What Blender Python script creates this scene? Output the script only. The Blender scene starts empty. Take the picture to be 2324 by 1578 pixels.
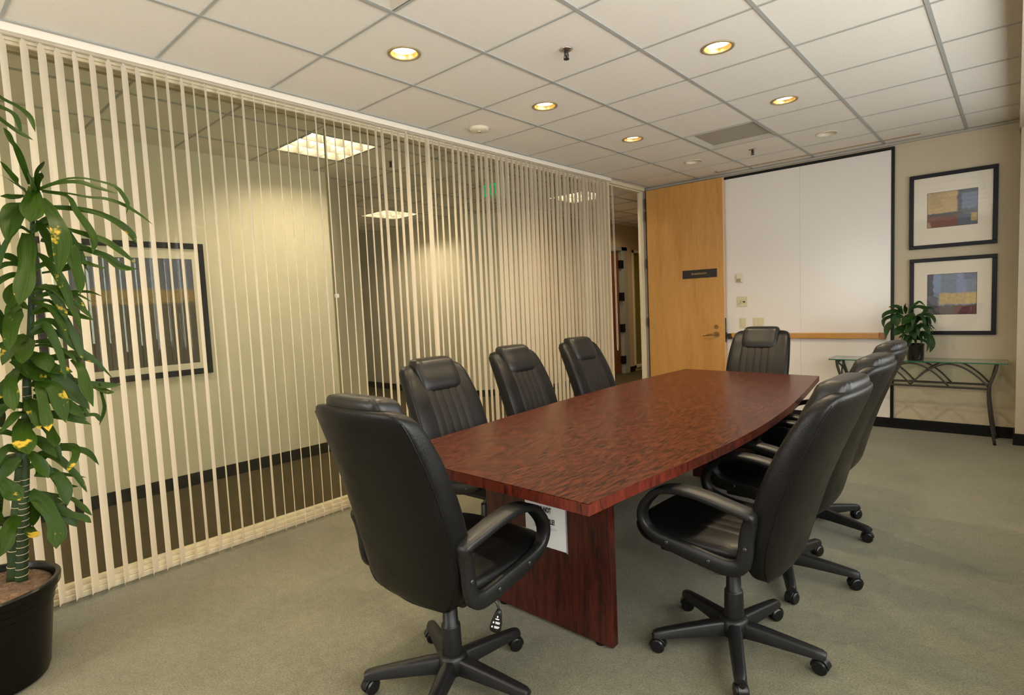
import bpy, bmesh, math, random
from mathutils import Vector, Matrix
random.seed(7)
PI = math.pi
S = bpy.context.scene
COL = S.collection
R = math.radians

# ------------------------------------------------------------------ materials
def nodes(name):
    m = bpy.data.materials.new(name); m.use_nodes = True
    nt = m.node_tree; b = nt.nodes['Principled BSDF']
    return m, nt, b
def srgb(r, g, b):
    f = lambda c: (c/255/12.92) if c/255 <= 0.04045 else ((c/255+0.055)/1.055)**2.4
    return (f(r), f(g), f(b), 1)
def coords(nt, scale=(1, 1, 1), kind='Object'):
    tc = nt.nodes.new('ShaderNodeTexCoord'); mp = nt.nodes.new('ShaderNodeMapping')
    mp.inputs['Scale'].default_value = scale
    nt.links.new(tc.outputs[kind], mp.inputs['Vector'])
    return mp.outputs['Vector']
def noise(nt, vec, scale, detail=3, rough=.55, dist=0):
    n = nt.nodes.new('ShaderNodeTexNoise')
    n.inputs['Scale'].default_value = scale; n.inputs['Detail'].default_value = detail
    n.inputs['Roughness'].default_value = rough; n.inputs['Distortion'].default_value = dist
    nt.links.new(vec, n.inputs['Vector'])
    return n.outputs['Fac']
def ramp(nt, fac, stops):
    r = nt.nodes.new('ShaderNodeValToRGB'); e = r.color_ramp.elements
    while len(e) < len(stops): e.new(.5)
    for k, (p, c) in enumerate(stops): e[k].position = p; e[k].color = c
    nt.links.new(fac, r.inputs['Fac'])
    return r.outputs['Color']
def bump(nt, b, h, strength=.2, dist=.002):
    n = nt.nodes.new('ShaderNodeBump'); n.inputs['Strength'].default_value = strength; n.inputs['Distance'].default_value = dist
    nt.links.new(h, n.inputs['Height']); nt.links.new(n.outputs['Normal'], b.inputs['Normal'])
def mixc(nt, fac, a, c, mode='MIX'):
    m = nt.nodes.new('ShaderNodeMix'); m.data_type = 'RGBA'; m.blend_type = mode
    for sock, v in ((m.inputs[0], fac), (m.inputs[6], a), (m.inputs[7], c)):
        if isinstance(v, bpy.types.NodeSocket): nt.links.new(v, sock)
        else: sock.default_value = v
    return m.outputs[2]
def plain(name, col, rough=.5, metal=0, bscale=0, bstr=.1, var=.0, coat=0, spec=.5):
    m, nt, b = nodes(name)
    b.inputs['Base Color'].default_value = col; b.inputs['Roughness'].default_value = rough; b.inputs['Metallic'].default_value = metal
    b.inputs['Specular IOR Level'].default_value = spec
    if coat: b.inputs['Coat Weight'].default_value = coat; b.inputs['Coat Roughness'].default_value = .15
    v = coords(nt)
    if var:
        n = noise(nt, v, 6, 4)
        lo = tuple(c*(1-var) for c in col[:3])+(1,); hi = tuple(min(1, c*(1+var)) for c in col[:3])+(1,)
        nt.links.new(ramp(nt, n, [(.3, lo), (.7, hi)]), b.inputs['Base Color'])
    if bscale: bump(nt, b, noise(nt, v, bscale, 3), bstr)
    return m
def emit(name, col, s):
    m = bpy.data.materials.new(name); m.use_nodes = True; nt = m.node_tree; nt.nodes.clear()
    e = nt.nodes.new('ShaderNodeEmission'); o = nt.nodes.new('ShaderNodeOutputMaterial')
    e.inputs['Color'].default_value = col; e.inputs['Strength'].default_value = s
    nt.links.new(e.outputs[0], o.inputs[0]); return m
def thin_glass(name, tint, f0=.045, rough=0.0, gloss=(1, 1, 1, 1)):
    m = bpy.data.materials.new(name); m.use_nodes = True; nt = m.node_tree; nt.nodes.clear()
    o = nt.nodes.new('ShaderNodeOutputMaterial'); mx = nt.nodes.new('ShaderNodeMixShader')
    t = nt.nodes.new('ShaderNodeBsdfTransparent'); t.inputs[0].default_value = tint
    g = nt.nodes.new('ShaderNodeBsdfGlossy'); g.inputs['Roughness'].default_value = rough; g.inputs[0].default_value = gloss
    lw = nt.nodes.new('ShaderNodeLayerWeight'); lw.inputs[0].default_value = .5
    p = nt.nodes.new('ShaderNodeMath'); p.operation = 'POWER'; p.inputs[1].default_value = 5
    q = nt.nodes.new('ShaderNodeMath'); q.operation = 'MULTIPLY_ADD'; q.inputs[1].default_value = 1-f0; q.inputs[2].default_value = f0
    nt.links.new(lw.outputs['Facing'], p.inputs[0]); nt.links.new(p.outputs[0], q.inputs[0])
    nt.links.new(q.outputs[0], mx.inputs[0]); nt.links.new(t.outputs[0], mx.inputs[1]); nt.links.new(g.outputs[0], mx.inputs[2])
    nt.links.new(mx.outputs[0], o.inputs[0]); return m
def wood(name, stops, scale, rough=.35, fine=60, spec=.5, bstr=.05, coat=0, dist=.6):
    m, nt, b = nodes(name)
    v = coords(nt, scale)
    n1 = noise(nt, v, 1.0, 8, .62, dist); n2 = noise(nt, v, fine/10, 4, .7)
    mm = nt.nodes.new('ShaderNodeMath'); mm.operation = 'MULTIPLY_ADD'; mm.inputs[1].default_value = .4
    nt.links.new(n2, mm.inputs[0]); s2 = nt.nodes.new('ShaderNodeMath'); s2.operation = 'MULTIPLY'; s2.inputs[1].default_value = .6
    nt.links.new(n1, s2.inputs[0]); nt.links.new(s2.outputs[0], mm.inputs[2])
    nt.links.new(ramp(nt, mm.outputs[0], stops), b.inputs['Base Color'])
    b.inputs['Roughness'].default_value = rough; b.inputs['Specular IOR Level'].default_value = spec
    if coat: b.inputs['Coat Weight'].default_value = coat; b.inputs['Coat Roughness'].default_value = .2
    if bstr: bump(nt, b, n2, bstr, .001)
    return m
def painting(name, bg, rects, speck=0):
    """abstract blocks of paint, in the print's own 0..1 frame (u along, v up)"""
    m, nt, b = nodes(name)
    tc = nt.nodes.new('ShaderNodeTexCoord'); sx = nt.nodes.new('ShaderNodeSeparateXYZ')
    nt.links.new(tc.outputs['UV'], sx.inputs[0])
    nz = nt.nodes.new('ShaderNodeTexNoise'); nz.inputs['Scale'].default_value = 7; nz.inputs['Detail'].default_value = 5
    nt.links.new(tc.outputs['UV'], nz.inputs['Vector'])
    def off(s, a):
        q = nt.nodes.new('ShaderNodeMath'); q.operation = 'MULTIPLY_ADD'; q.inputs[1].default_value = a
        nt.links.new(nz.outputs['Fac'], q.inputs[0]); nt.links.new(s, q.inputs[2]); return q.outputs[0]
    U = off(sx.outputs[0], .10); V = off(sx.outputs[1], .10)
    def step(s, e, up):
        r = nt.nodes.new('ShaderNodeMapRange'); r.inputs[1].default_value = e+.05-.015; r.inputs[2].default_value = e+.05+.015
        r.inputs[3].default_value = 0 if up else 1; r.inputs[4].default_value = 1 if up else 0
        nt.links.new(s, r.inputs[0]); return r.outputs[0]
    def mul(a, c):
        q = nt.nodes.new('ShaderNodeMath'); q.operation = 'MULTIPLY'
        nt.links.new(a, q.inputs[0])
        if isinstance(c, float): q.inputs[1].default_value = c
        else: nt.links.new(c, q.inputs[1])
        return q.outputs[0]
    cur = bg
    for (u0, u1, v0, v1, c, al) in rects:
        k = mul(mul(step(U, u0, True), step(U, u1, False)), mul(step(V, v0, True), step(V, v1, False)))
        cur = mixc(nt, mul(k, al), cur, c)
    n2 = noise(nt, tc.outputs['UV'], 14, 6, .7)
    cur = mixc(nt, .55, cur, ramp(nt, n2, [(.3, (.35, .35, .35, 1)), (.7, (1, 1, 1, 1))]), 'MULTIPLY')
    if speck:
        n3 = noise(nt, tc.outputs['UV'], 160, 2, .5)
        cur = mixc(nt, speck, cur, ramp(nt, n3, [(.42, (.25, .25, .25, 1)), (.62, (1.6, 1.6, 1.5, 1))]), 'MULTIPLY')
    nt.links.new(cur, b.inputs['Base Color']); b.inputs['Roughness'].default_value = .7
    return m

M = {}
def carpet():
    m, nt, b = nodes('carpet')
    v = coords(nt)
    n1 = noise(nt, v, 1.6, 5, .6); n2 = noise(nt, v, 150, 3, .7); n3 = noise(nt, v, 26, 4, .65)
    c = ramp(nt, n1, [(.3, (.108, .099, .055, 1)), (.7, (.160, .149, .090, 1))])
    c = mixc(nt, .8, c, ramp(nt, n2, [(.3, (.35, .35, .35, 1)), (.7, (1.5, 1.5, 1.45, 1))]), 'MULTIPLY')
    c = mixc(nt, .35, c, ramp(nt, n3, [(.3, (.55, .55, .55, 1)), (.7, (1.3, 1.3, 1.3, 1))]), 'MULTIPLY')
    nt.links.new(c, b.inputs['Base Color']); b.inputs['Roughness'].default_value = .95; b.inputs['Specular IOR Level'].default_value = .1
    b.inputs['Sheen Weight'].default_value = .25
    bump(nt, b, n2, .6, .004); return m
M['carpet'] = carpet()
M['hallcarpet_shade'] = plain('hall_carpet_shade', (.062, .048, .024, 1), .95, 0, 200, .3, .15, spec=.1)  # same carpet as the room, the hall's dimness put into its colour
def tilemat():
    m, nt, b = nodes('ceiling_tile')
    v = coords(nt)
    n = noise(nt, v, 120, 4, .7)
    nt.links.new(ramp(nt, n, [(.3, (.715, .665, .595, 1)), (.7, (.80, .75, .675, 1))]), b.inputs['Base Color'])
    b.inputs['Roughness'].default_value = .9; b.inputs['Specular IOR Level'].default_value = .1
    bump(nt, b, n, .25, .003); return m
M['tile'] = tilemat()
M['tee'] = plain('ceiling_tee_paint', (.36, .36, .335, 1), .5)
M['wall'] = plain('wall_paint', (.50, .43, .31, 1), .8, 0, 250, .08, .03, spec=.2)
M['hallwall'] = plain('hall_wallcovering', (.58, .525, .41, 1), .8, 0, 250, .08, .03, spec=.2)
M['cream'] = plain('cream_frame_paint', (.68, .60, .43, 1), .45)
M['valance'] = plain('blind_headrail_vinyl', (.80, .72, .61, 1), .45)
def slatmat():
    m, nt, b = nodes('blind_slat_vinyl'); c = (.87, .80, .69, 1)
    b.inputs['Base Color'].default_value = c; b.inputs['Roughness'].default_value = .55; b.inputs['Specular IOR Level'].default_value = .3
    bump(nt, b, noise(nt, coords(nt), 300, 3), .05)
    t = nt.nodes.new('ShaderNodeBsdfTranslucent'); t.inputs[0].default_value = (.92, .84, .71, 1); x = nt.nodes.new('ShaderNodeMixShader'); x.inputs[0].default_value = .42
    o = nt.nodes['Material Output']; nt.links.new(b.outputs[0], x.inputs[1]); nt.links.new(t.outputs[0], x.inputs[2]); nt.links.new(x.outputs[0], o.inputs[0]); return m
M['slat'] = slatmat()
M['black'] = plain('black_vinyl_base', (.006, .006, .0065, 1), .5, spec=.25)
M['grey'] = plain('grey_jamb_paint', (.27, .235, .19, 1), .5)
M['hinge'] = plain('dark_bronze', (.05, .037, .028, 1), .4, .7)
M['maple'] = wood('maple_veneer', [(.30, (.39, .18, .042, 1)), (.48, (.50, .25, .066, 1)), (.70, (.585, .315, .098, 1))], (5.5, 5.5, .7), .35, 90, dist=.9)
M['ledge'] = wood('oak_ledge', [(.3, (.40, .18, .035, 1)), (.7, (.56, .28, .075, 1))], (1, 14, 14), .35)
M['darkdoor'] = wood('dark_door_veneer', [(.3, (.12, .035, .010, 1)), (.7, (.20, .065, .018, 1))], (6, 6, .8), .45)
mah = [(.40, (.006, .0020, .0014, 1)), (.465, (.026, .0052, .0026, 1)), (.52, (.064, .0130, .0056, 1)), (.60, (.092, .0205, .0072, 1))]
M['mahog'] = wood('mahogany_laminate', mah, (120, 14, 20), .27, 22, .15, 0, dist=.2)
M['mahogv'] = wood('mahogany_laminate_upright', [(.36, (.006, .002, .0015, 1)), (.44, (.027, .0048, .003, 1)), (.54, (.058, .009, .005, 1)), (.68, (.085, .015, .008, 1))], (34, 34, 4), .33, 40, .5, .03, dist=.35)
M['mahoge'] = wood('mahogany_edge_band', [(.36, (.014, .003, .002, 1)), (.46, (.070, .011, .006, 1)), (.62, (.125, .020, .010, 1))], (40, 34, 8), .32, 40, .5, .03, dist=.3)
def leather(name, c, rough):
    m, nt, b = nodes(name); v = coords(nt)
    b.inputs['Specular IOR Level'].default_value = .24; vo = nt.nodes.new('ShaderNodeTexVoronoi'); vo.inputs['Scale'].default_value = 230; nt.links.new(v, vo.inputs['Vector'])
    b.inputs['Base Color'].default_value = c; b.inputs['Roughness'].default_value = rough
    n = noise(nt, v, 9, 4, .6)
    nt.links.new(ramp(nt, n, [(.3, (rough-.06,)*3+(1,)), (.7, (rough+.1,)*3+(1,))]), b.inputs['Roughness'])
    bump(nt, b, vo.outputs['Distance'], .18, .0015); return m
M['leather'] = leather('black_leather', (.0045, .0042, .004, 1), .36)
M['leather2'] = leather('worn_front_leather', (.010, .0082, .0070, 1), .42)
def puckered():
    m, nt, b = nodes('puckered_leather'); v = coords(nt, (1, .35, 1))
    b.inputs['Base Color'].default_value = (.007, .0062, .0056, 1); b.inputs['Roughness'].default_value = .38; b.inputs['Specular IOR Level'].default_value = .35
    bump(nt, b, noise(nt, v, 16, 2, .5, .5), .10, .006); return m
M['pucker'] = puckered()
M['plastic'] = plain('black_plastic', (.0075, .0075, .0078, 1), .42, 0, 500, .1, spec=.38)
M['caster'] = plain('caster_plastic', (.006, .006, .0065, 1), .33, spec=.4)
M['chrome'] = plain('brushed_steel', (.62, .60, .55, 1), .28, 1)
M['bolt'] = plain('blackened_bolt', (.03, .03, .032, 1), .3, .4)
M['white'] = plain('white_ink', (.85, .85, .85, 1), .6)
M['paper'] = plain('white_paper', (.80, .80, .81, 1), .7)
M['ink'] = plain('black_ink', (.015, .015, .02, 1), .7)
M['greyink'] = plain('grey_ink', (.30, .30, .33, 1), .7)
M['board'] = plain('whiteboard_laminate', (.74, .69, .645, 1), .24, 0, 3, .01)
M['boardframe'] = plain('black_trim_aluminium', (.006, .0055, .0055, 1), .4, spec=.25)
M['ivory'] = plain('ivory_plastic', (.60, .53, .33, 1), .4)
M['beigeplastic'] = plain('beige_plastic', (.66, .60, .45, 1), .45)
M['brass'] = plain('aged_brass', (.33, .22, .10, 1), .3, 1)
M['frame'] = plain('black_picture_frame', (.006, .0065, .010, 1), .4, spec=.25)
M['mat'] = plain('cream_mat_board', (.74, .665, .545, 1), .8)
M['glaze'] = thin_glass('picture_glass', (1, 1, 1, 1), .04)
M['glass'] = thin_glass('partition_glass', (.93, .95, .90, 1), .015)
M['tableglass'] = thin_glass('console_glass', (.86, .93, .89, 1), .06)
M['glassedge'] = plain('green_glass_edge', (.02, .10, .06, 1), .15)
M['window'] = thin_glass('window_glass', (.95, .97, .98, 1), .04)
M['iron'] = plain('wrought_iron', (.034, .027, .021, 1), .55, .2, 60, .3, .3)
M['pot'] = plain('black_nursery_pot', (.003, .0028, .0026, 1), .25, 0, 40, .05, spec=.25)
M['glazedpot'] = plain('black_glazed_pot', (.006, .006, .006, 1), .06, coat=.6)
M['gold'] = plain('gold_reflector', (.95, .62, .20, 1), .28, .85)
M['goldtrim'] = plain('gold_trim_ring', (.40, .31, .16, 1), .35, .5)
M['lit'] = emit('lit_lens', (1, .90, .74, 1), 5)
M['unlit'] = plain('unlit_lens', (.55, .50, .42, 1), .5)
M['unlittrim'] = plain('unlit_trim_ring', (.62, .55, .42, 1), .4)
M['tube'] = emit('fluorescent_tube', (1, .83, .62, 1), 128)
M['louver'] = plain('louver_reflector', (.085, .078, .062, 1), .6, spec=.1)
M['vent'] = plain('vent_perforated', (.36, .33, .27, 1), .6, 0, 400, .5)
M['ventframe'] = plain('vent_frame', (.46, .42, .35, 1), .5)
M['exitgreen'] = emit('exit_green', (.0, .62, .16, 1), .55)
M['exitbox'] = plain('exit_housing', (.62, .56, .42, 1), .5)
M['roomglow'] = plain('side_glass_room_glow', (.22, .16, .018, 1), .35)  # opaque pane, glow of the lit room behind painted as its yellow
M['joint'] = plain('sealant_joint', (.34, .29, .17, 1), .4)
M['clear'] = plain('clear_clip', (.75, .75, .75, 1), .15, .6)
def leafmat(name, c0, c1, tip, yellow):
    m, nt, b = nodes(name)
    tc = nt.nodes.new('ShaderNodeTexCoord'); sx = nt.nodes.new('ShaderNodeSeparateXYZ'); nt.links.new(tc.outputs['UV'], sx.inputs[0])
    mp = nt.nodes.new('ShaderNodeMapping'); mp.inputs['Scale'].default_value = (14, .6, 1); nt.links.new(tc.outputs['UV'], mp.inputs['Vector'])
    st = noise(nt, mp.outputs['Vector'], 3, 3, .6)
    c = ramp(nt, st, [(.3, c0), (.7, c1)])
    if yellow:
        v = coords(nt); n = noise(nt, v, 11, 4, .6)
        q = nt.nodes.new('ShaderNodeMath'); q.operation = 'MULTIPLY_ADD'; q.inputs[1].default_value = .16; nt.links.new(sx.outputs[1], q.inputs[0]); nt.links.new(n, q.inputs[2])
        k = nt.nodes.new('ShaderNodeMapRange'); k.inputs[1].default_value = .745; k.inputs[2].default_value = .80; nt.links.new(q.outputs[0], k.inputs[0])
        c = mixc(nt, k.outputs[0], c, tip)
    nt.links.new(c, b.inputs['Base Color']); b.inputs['Roughness'].default_value = .40; b.inputs['Specular IOR Level'].default_value = .17
    b.inputs['Subsurface Weight'].default_value = 0
    bump(nt, b, st, .25, .002); return m
M['leaf'] = leafmat('corn_plant_leaf', (.006, .019, .0014, 1), (.033, .070, .004, 1), (.42, .29, .03, 1), True)
M['leaf2'] = leafmat('potted_plant_leaf', (.006, .022, .005, 1), (.020, .055, .010, 1), (.20, .30, .02, 1), False)
M['leafedge'] = plain('lime_leaf_edge', (.16, .26, .03, 1), .4)
M['cane'] = plain('plant_cane', (.020, .034, .010, 1), .6, 0, 40, .4, .4, spec=.2)
M['canering'] = plain('pale_leaf_scar', (.40, .33, .20, 1), .7)
def mulch():
    m, nt, b = nodes('coir_mulch'); v = coords(nt)
    n = noise(nt, v, 55, 6, .75, 1.2)
    nt.links.new(ramp(nt, n, [(.3, (.05, .027, .014, 1)), (.52, (.24, .135, .07, 1)), (.75, (.42, .26, .15, 1))]), b.inputs['Base Color'])
    b.inputs['Roughness'].default_value = .95; bump(nt, b, n, 1, .02); return m
M['mulch'] = mulch()

# ------------------------------------------------------------------ mesh helpers
def obj(name, bm, m, parent=None, smooth=False, subd=0, recalc=True):
    if recalc: bmesh.ops.recalc_face_normals(bm, faces=bm.faces)
    me = bpy.data.meshes.new(name); bm.to_mesh(me); bm.free()
    for mm in (m if isinstance(m, (list, tuple)) else [m]): me.materials.append(mm)
    if smooth:
        for p in me.polygons: p.use_smooth = True
    o = bpy.data.objects.new(name, me); COL.objects.link(o)
    if parent: o.parent = parent
    if subd:
        s = o.modifiers.new('s', 'SUBSURF'); s.levels = subd; s.render_levels = subd
    return o
def tag(o, label, cat, group=None):
    o['label'] = label; o['category'] = cat
    if group: o['group'] = group
    return o
def thing(name, label, cat, loc=(0, 0, 0), rotz=0, group=None):
    o = bpy.data.objects.new(name, None); COL.objects.link(o); o.empty_display_size = .1
    o.location = loc; o.rotation_euler = (0, 0, rotz)
    return tag(o, label, cat, group)
def struct(o): o['kind'] = 'structure'; return o
def senv(name):
    o = bpy.data.objects.new(name, None); COL.objects.link(o); o['kind'] = 'structure'; return o
def B(): return bmesh.new()
def box(bm, x0, x1, y0, y1, z0, z1, bev=0, mi=0, seg=2):
    r = bmesh.ops.create_cube(bm, size=1); vs = r['verts']
    bmesh.ops.scale(bm, vec=(x1-x0, y1-y0, z1-z0), verts=vs)
    bmesh.ops.translate(bm, vec=((x0+x1)/2, (y0+y1)/2, (z0+z1)/2), verts=vs)
    fs = list({f for v in vs for f in v.link_faces})
    for f in fs: f.material_index = mi
    if bev:
        es = list({e for v in vs for e in v.link_edges})
        bmesh.ops.bevel(bm, geom=es, offset=bev, segments=seg, affect='EDGES', profile=.5)
    return bm
def bx(*a, **k): return box(B(), *a, **k)
def lathe(bm, prof, n=32, c=(0, 0, 0), close=False, mi=0):
    """prof: list of (r, z)"""
    rings = []
    for (r, z) in prof:
        if r < 1e-6: rings.append([bm.verts.new((c[0], c[1], c[2]+z))])
        else: rings.append([bm.verts.new((c[0]+r*math.cos(2*PI*k/n), c[1]+r*math.sin(2*PI*k/n), c[2]+z)) for k in range(n)])
    for a, b in zip(rings, rings[1:]):
        for k in range(n):
            q = (k+1) % n
            if len(a) == 1 and len(b) == 1: continue
            f = bm.faces.new((a[0], b[q], b[k])) if len(a) == 1 else bm.faces.new((a[k], a[q], b[0])) if len(b) == 1 else bm.faces.new((a[k], a[q], b[q], b[k]))
            f.material_index = mi
    return bm
def cyl(bm, p0, p1, r0, r1=None, n=20, mi=0):
    r1 = r0 if r1 is None else r1
    p0, p1 = Vector(p0), Vector(p1); t = (p1-p0).normalized()
    a = t.orthogonal().normalized(); b = t.cross(a)
    A = [bm.verts.new(p0+(a*math.cos(2*PI*k/n)+b*math.sin(2*PI*k/n))*r0) for k in range(n)]
    C = [bm.verts.new(p1+(a*math.cos(2*PI*k/n)+b*math.sin(2*PI*k/n))*r1) for k in range(n)]
    for k in range(n):
        q = (k+1) % n; bm.faces.new((A[k], A[q], C[q], C[k])).material_index = mi
    bm.faces.new(A[::-1]).material_index = mi; bm.faces.new(C).material_index = mi
    return bm
def spline(pts, n):
    """Catmull-Rom samples through the points"""
    P = [Vector(p) for p in pts]; P = [P[0]*2-P[1]]+P+[P[-1]*2-P[-2]]
    out = []; m = len(P)-3
    for k in range(n+1):
        u = k/n*m; i = min(int(u), m-1); t = u-i
        a, b, c, d = P[i:i+4]
        out.append(.5*((2*b)+(c-a)*t+(2*a-5*b+4*c-d)*t*t+(3*b-a-3*c+d)*t**3))
    return out
def tube(bm, pts, r, n=10, closed=False, mi=0):
    P = [Vector(p) for p in pts]; m = len(P)
    rr = r if callable(r) else (lambda k: r)
    prev = None; rings = []
    for i in range(m):
        t = (P[(i+1) % m]-P[i-1]) if closed else (P[min(i+1, m-1)]-P[max(i-1, 0)])
        t.normalize()
        a = (t.orthogonal() if prev is None else prev-t*prev.dot(t)).normalized(); prev = a; b = t.cross(a)
        rings.append([bm.verts.new(P[i]+(a*math.cos(2*PI*k/n)+b*math.sin(2*PI*k/n))*rr(i/(m-1))) for k in range(n)])
    pairs = list(zip(rings, rings[1:]))+([(rings[-1], rings[0])] if closed else [])
    for A, C in pairs:
        for k in range(n):
            q = (k+1) % n; bm.faces.new((A[k], A[q], C[q], C[k])).material_index = mi
    if not closed: bm.faces.new(rings[0][::-1]).material_index = mi; bm.faces.new(rings[-1]).material_index = mi
    return bm
def bar(bm, pts, side, w, t, closed=False):
    """sweep a rounded flat bar: 'side' is the constant width axis; w, t floats or lists"""
    P = [Vector(p) for p in pts]; m = len(P); side = Vector(side).normalized(); rings = []
    for i in range(m):
        tg = (P[(i+1) % m]-P[i-1]) if closed else (P[min(i+1, m-1)]-P[max(i-1, 0)])
        tg.normalize(); nn = tg.cross(side).normalized()
        ww = (w[i] if isinstance(w, (list, tuple)) else w)/2; tt = (t[i] if isinstance(t, (list, tuple)) else t)/2
        c = min(ww, tt)*.34
        sec = [(-ww, -tt+c), (-ww, tt-c), (-ww+c, tt), (ww-c, tt), (ww, tt-c), (ww, -tt+c), (ww-c, -tt), (-ww+c, -tt)]
        rings.append([bm.verts.new(P[i]+side*a+nn*b) for a, b in sec])
    pairs = list(zip(rings, rings[1:]))+([(rings[-1], rings[0])] if closed else [])
    for A, C in pairs:
        for k in range(8):
            q = (k+1) % 8; bm.faces.new((A[k], A[q], C[q], C[k]))
    if not closed: bm.faces.new(rings[0][::-1]); bm.faces.new(rings[-1])
    return bm
def loft(bm, rings, cap=True):
    V = [[bm.verts.new(p) for p in r] for r in rings]; n = len(V[0])
    for A, C in zip(V, V[1:]):
        for k in range(n):
            q = (k+1) % n; bm.faces.new((A[k], A[q], C[q], C[k]))
    if cap:
        for A, s in ((V[0], -1), (V[-1], 1)):
            c = Vector((0, 0, 0))
            for v in A: c += v.co
            c = bm.verts.new(c/n)
            for k in range(n):
                q = (k+1) % n; bm.faces.new((A[q], A[k], c) if s < 0 else (A[k], A[q], c))
    return bm
def sup(th, a, b, n):
    c, s = math.cos(th), math.sin(th)
    return math.copysign(abs(c)**(2/n), c)*a, math.copysign(abs(s)**(2/n), s)*b
def text(name, s, size, m, parent, mat4, xs=1.0, depth=.0006, align='CENTER', bold=0):
    cu = bpy.data.curves.new(name, 'FONT'); cu.body = s; cu.size = size; cu.extrude = depth; cu.align_x = align; cu.align_y = 'CENTER'; cu.offset = bold
    t = bpy.data.objects.new(name, cu); COL.objects.link(t)
    bpy.context.view_layer.update()
    me = bpy.data.meshes.new_from_object(t.evaluated_get(bpy.context.evaluated_depsgraph_get()))
    bpy.data.objects.remove(t)
    me.transform(Matrix.Diagonal((xs, 1, 1, 1))); me.transform(mat4)
    me.materials.clear(); me.materials.append(m)
    o = bpy.data.objects.new(name, me); COL.objects.link(o); o.parent = parent
    return o
def dup(root, loc, rotz, label, group=None):
    r = root.copy(); COL.objects.link(r); r.location = loc; r.rotation_euler = (0, 0, rotz); r['label'] = label
    if group: r['group'] = group
    for ch in list(root.children):
        c = ch.copy(); COL.objects.link(c); c.parent = r
        for g in list(ch.children):
            d = g.copy(); COL.objects.link(d); d.parent = c
    return r
FACE_S = Matrix(((1, 0, 0, 0), (0, 0, -1, 0), (0, 1, 0, 0), (0, 0, 0, 1)))   # text upright, facing -y
# ------------------------------------------------------------------ room shell
T = .6096; H = 2.74
XL = -1.95          # glass partition plane
YB = 5.45           # back wall
struct(obj('floor', bx(XL-.02, 2.5, -3.4, 10.2, -.08, 0), M['carpet']))
struct(obj('floor_hall', bx(-9.2, XL-.02, -3.4, 10.2, -.08, 0), M['hallcarpet_shade']))
DL_ON = [(-1.5, 1.5), (-1.5, 3.5), (-1.5, 5.5), (.5, 3.5), (.5, 5.5)]
DL_OFF = [(-1.5, 7.5), (.5, 7.5)]
TROF = [(-5, 2), (-9, 6), (-5, 8)]
VENTS = [(-1, 6), (-1, 0)]
holes = {(math.floor(a), math.floor(b)): 1 for a, b in DL_ON+DL_OFF}
opens = set(TROF) | set(VENTS)
def ceiling():
    bm = B()
    for i in range(-15, 4):
        for j in range(-6, 17):
            x0, y0 = i*T, j*T
            if (i, j) in opens: continue
            q = [(x0, y0), (x0+T, y0), (x0+T, y0+T), (x0, y0+T)]
            if (i, j) in holes:
                cx, cy = x0+T/2, y0+T/2; n = 32; outer = []; inner = []
                for k in range(n):
                    a = 2*PI*k/n; c, s = math.cos(a), math.sin(a); f = T/2/max(abs(c), abs(s))
                    outer.append(bm.verts.new((cx+c*f, cy+s*f, H))); inner.append(bm.verts.new((cx+c*.08, cy+s*.08, H)))
                for k in range(n):
                    p = (k+1) % n; bm.faces.new((outer[k], inner[k], inner[p], outer[p]))
            else:
                bm.faces.new([bm.verts.new((a, b, H)) for a, b in q][::-1])
    for f in list(bm.faces):
        if f.normal.z > 0: f.normal_flip()
    return bm
struct(obj('ceiling', ceiling(), M['tile'], recalc=False))
bm = B()
for i in range(-15, 5): box(bm, i*T-.010, i*T+.010, -3.4, 10.2, H-.006, H+.01)
for j in range(-6, 17): box(bm, -9.2, 2.5, j*T-.0065, j*T+.0065, H-.0045, H+.0095)
struct(obj('trim_1', bm, M['tee']))
struct(obj('trim_2', bx(-9.3, 2.6, -3.5, 10.3, 2.95, 3.0), M['tile']))       # slab above the hung ceiling
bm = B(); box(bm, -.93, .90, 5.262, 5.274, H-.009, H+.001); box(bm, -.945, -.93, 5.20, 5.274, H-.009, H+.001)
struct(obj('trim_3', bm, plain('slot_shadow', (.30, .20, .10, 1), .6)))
struct(obj('trim_4', bx(XL-.05, 1.58, YB-.02, YB, H-.025, H-.004), plain('wall_angle', (.36, .33, .28, 1), .5)))

# back wall, pilaster, bulkhead, window walls
struct(obj('wall_back', bx(-2.02, 2.4, YB, YB+.12, 0, H), M['wall']))
struct(obj('wall_pilaster', bx(1.577, 2.3, 5.2, YB, 0, 2.62), M['wall']))
struct(obj('trim_5', bx(1.566, 2.3, -3.2, YB, 2.62, H), M['wall']))
struct(obj('baseboard_back', bx(-.94, 1.577, YB-.013, YB, 0, .10, .003), M['black']))
bm = B(); box(bm, 1.565, 2.3, 5.188, 5.2, 0, .10, .003); box(bm, 1.565, 1.577, 5.2, YB, 0, .10, .003)
struct(obj('baseboard_pilaster', bm, M['black']))
WY = [(-2.7, -1.0), (-.8, .9), (1.1, 2.8), (3.0, 4.7)]
bm = B(); box(bm, 2.3, 2.42, -3.2, YB, 0, .8); box(bm, 2.3, 2.42, -3.2, YB, 2.46, H)
for a, b in [(-3.2, -2.7), (-1.0, -.8), (.9, 1.1), (2.8, 3.0), (4.7, YB)]: box(bm, 2.3, 2.42, a, b, .8, 2.46)
struct(obj('wall_right', bm, M['wall']))
WX_FILL = [(-1.75, -.25)]  # unseen rear window, added to throw light on the blind slats
bm = B(); box(bm, XL-.1, 2.42, -3.32, -3.2, 0, .8); box(bm, XL-.1, 2.42, -3.32, -3.2, 2.46, H)
box(bm, XL-.1, -1.75, -3.32, -3.2, .8, 2.46); box(bm, -.25, 2.42, -3.32, -3.2, .8, 2.46)
struct(obj('wall_rear', bm, M['wall']))
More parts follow.
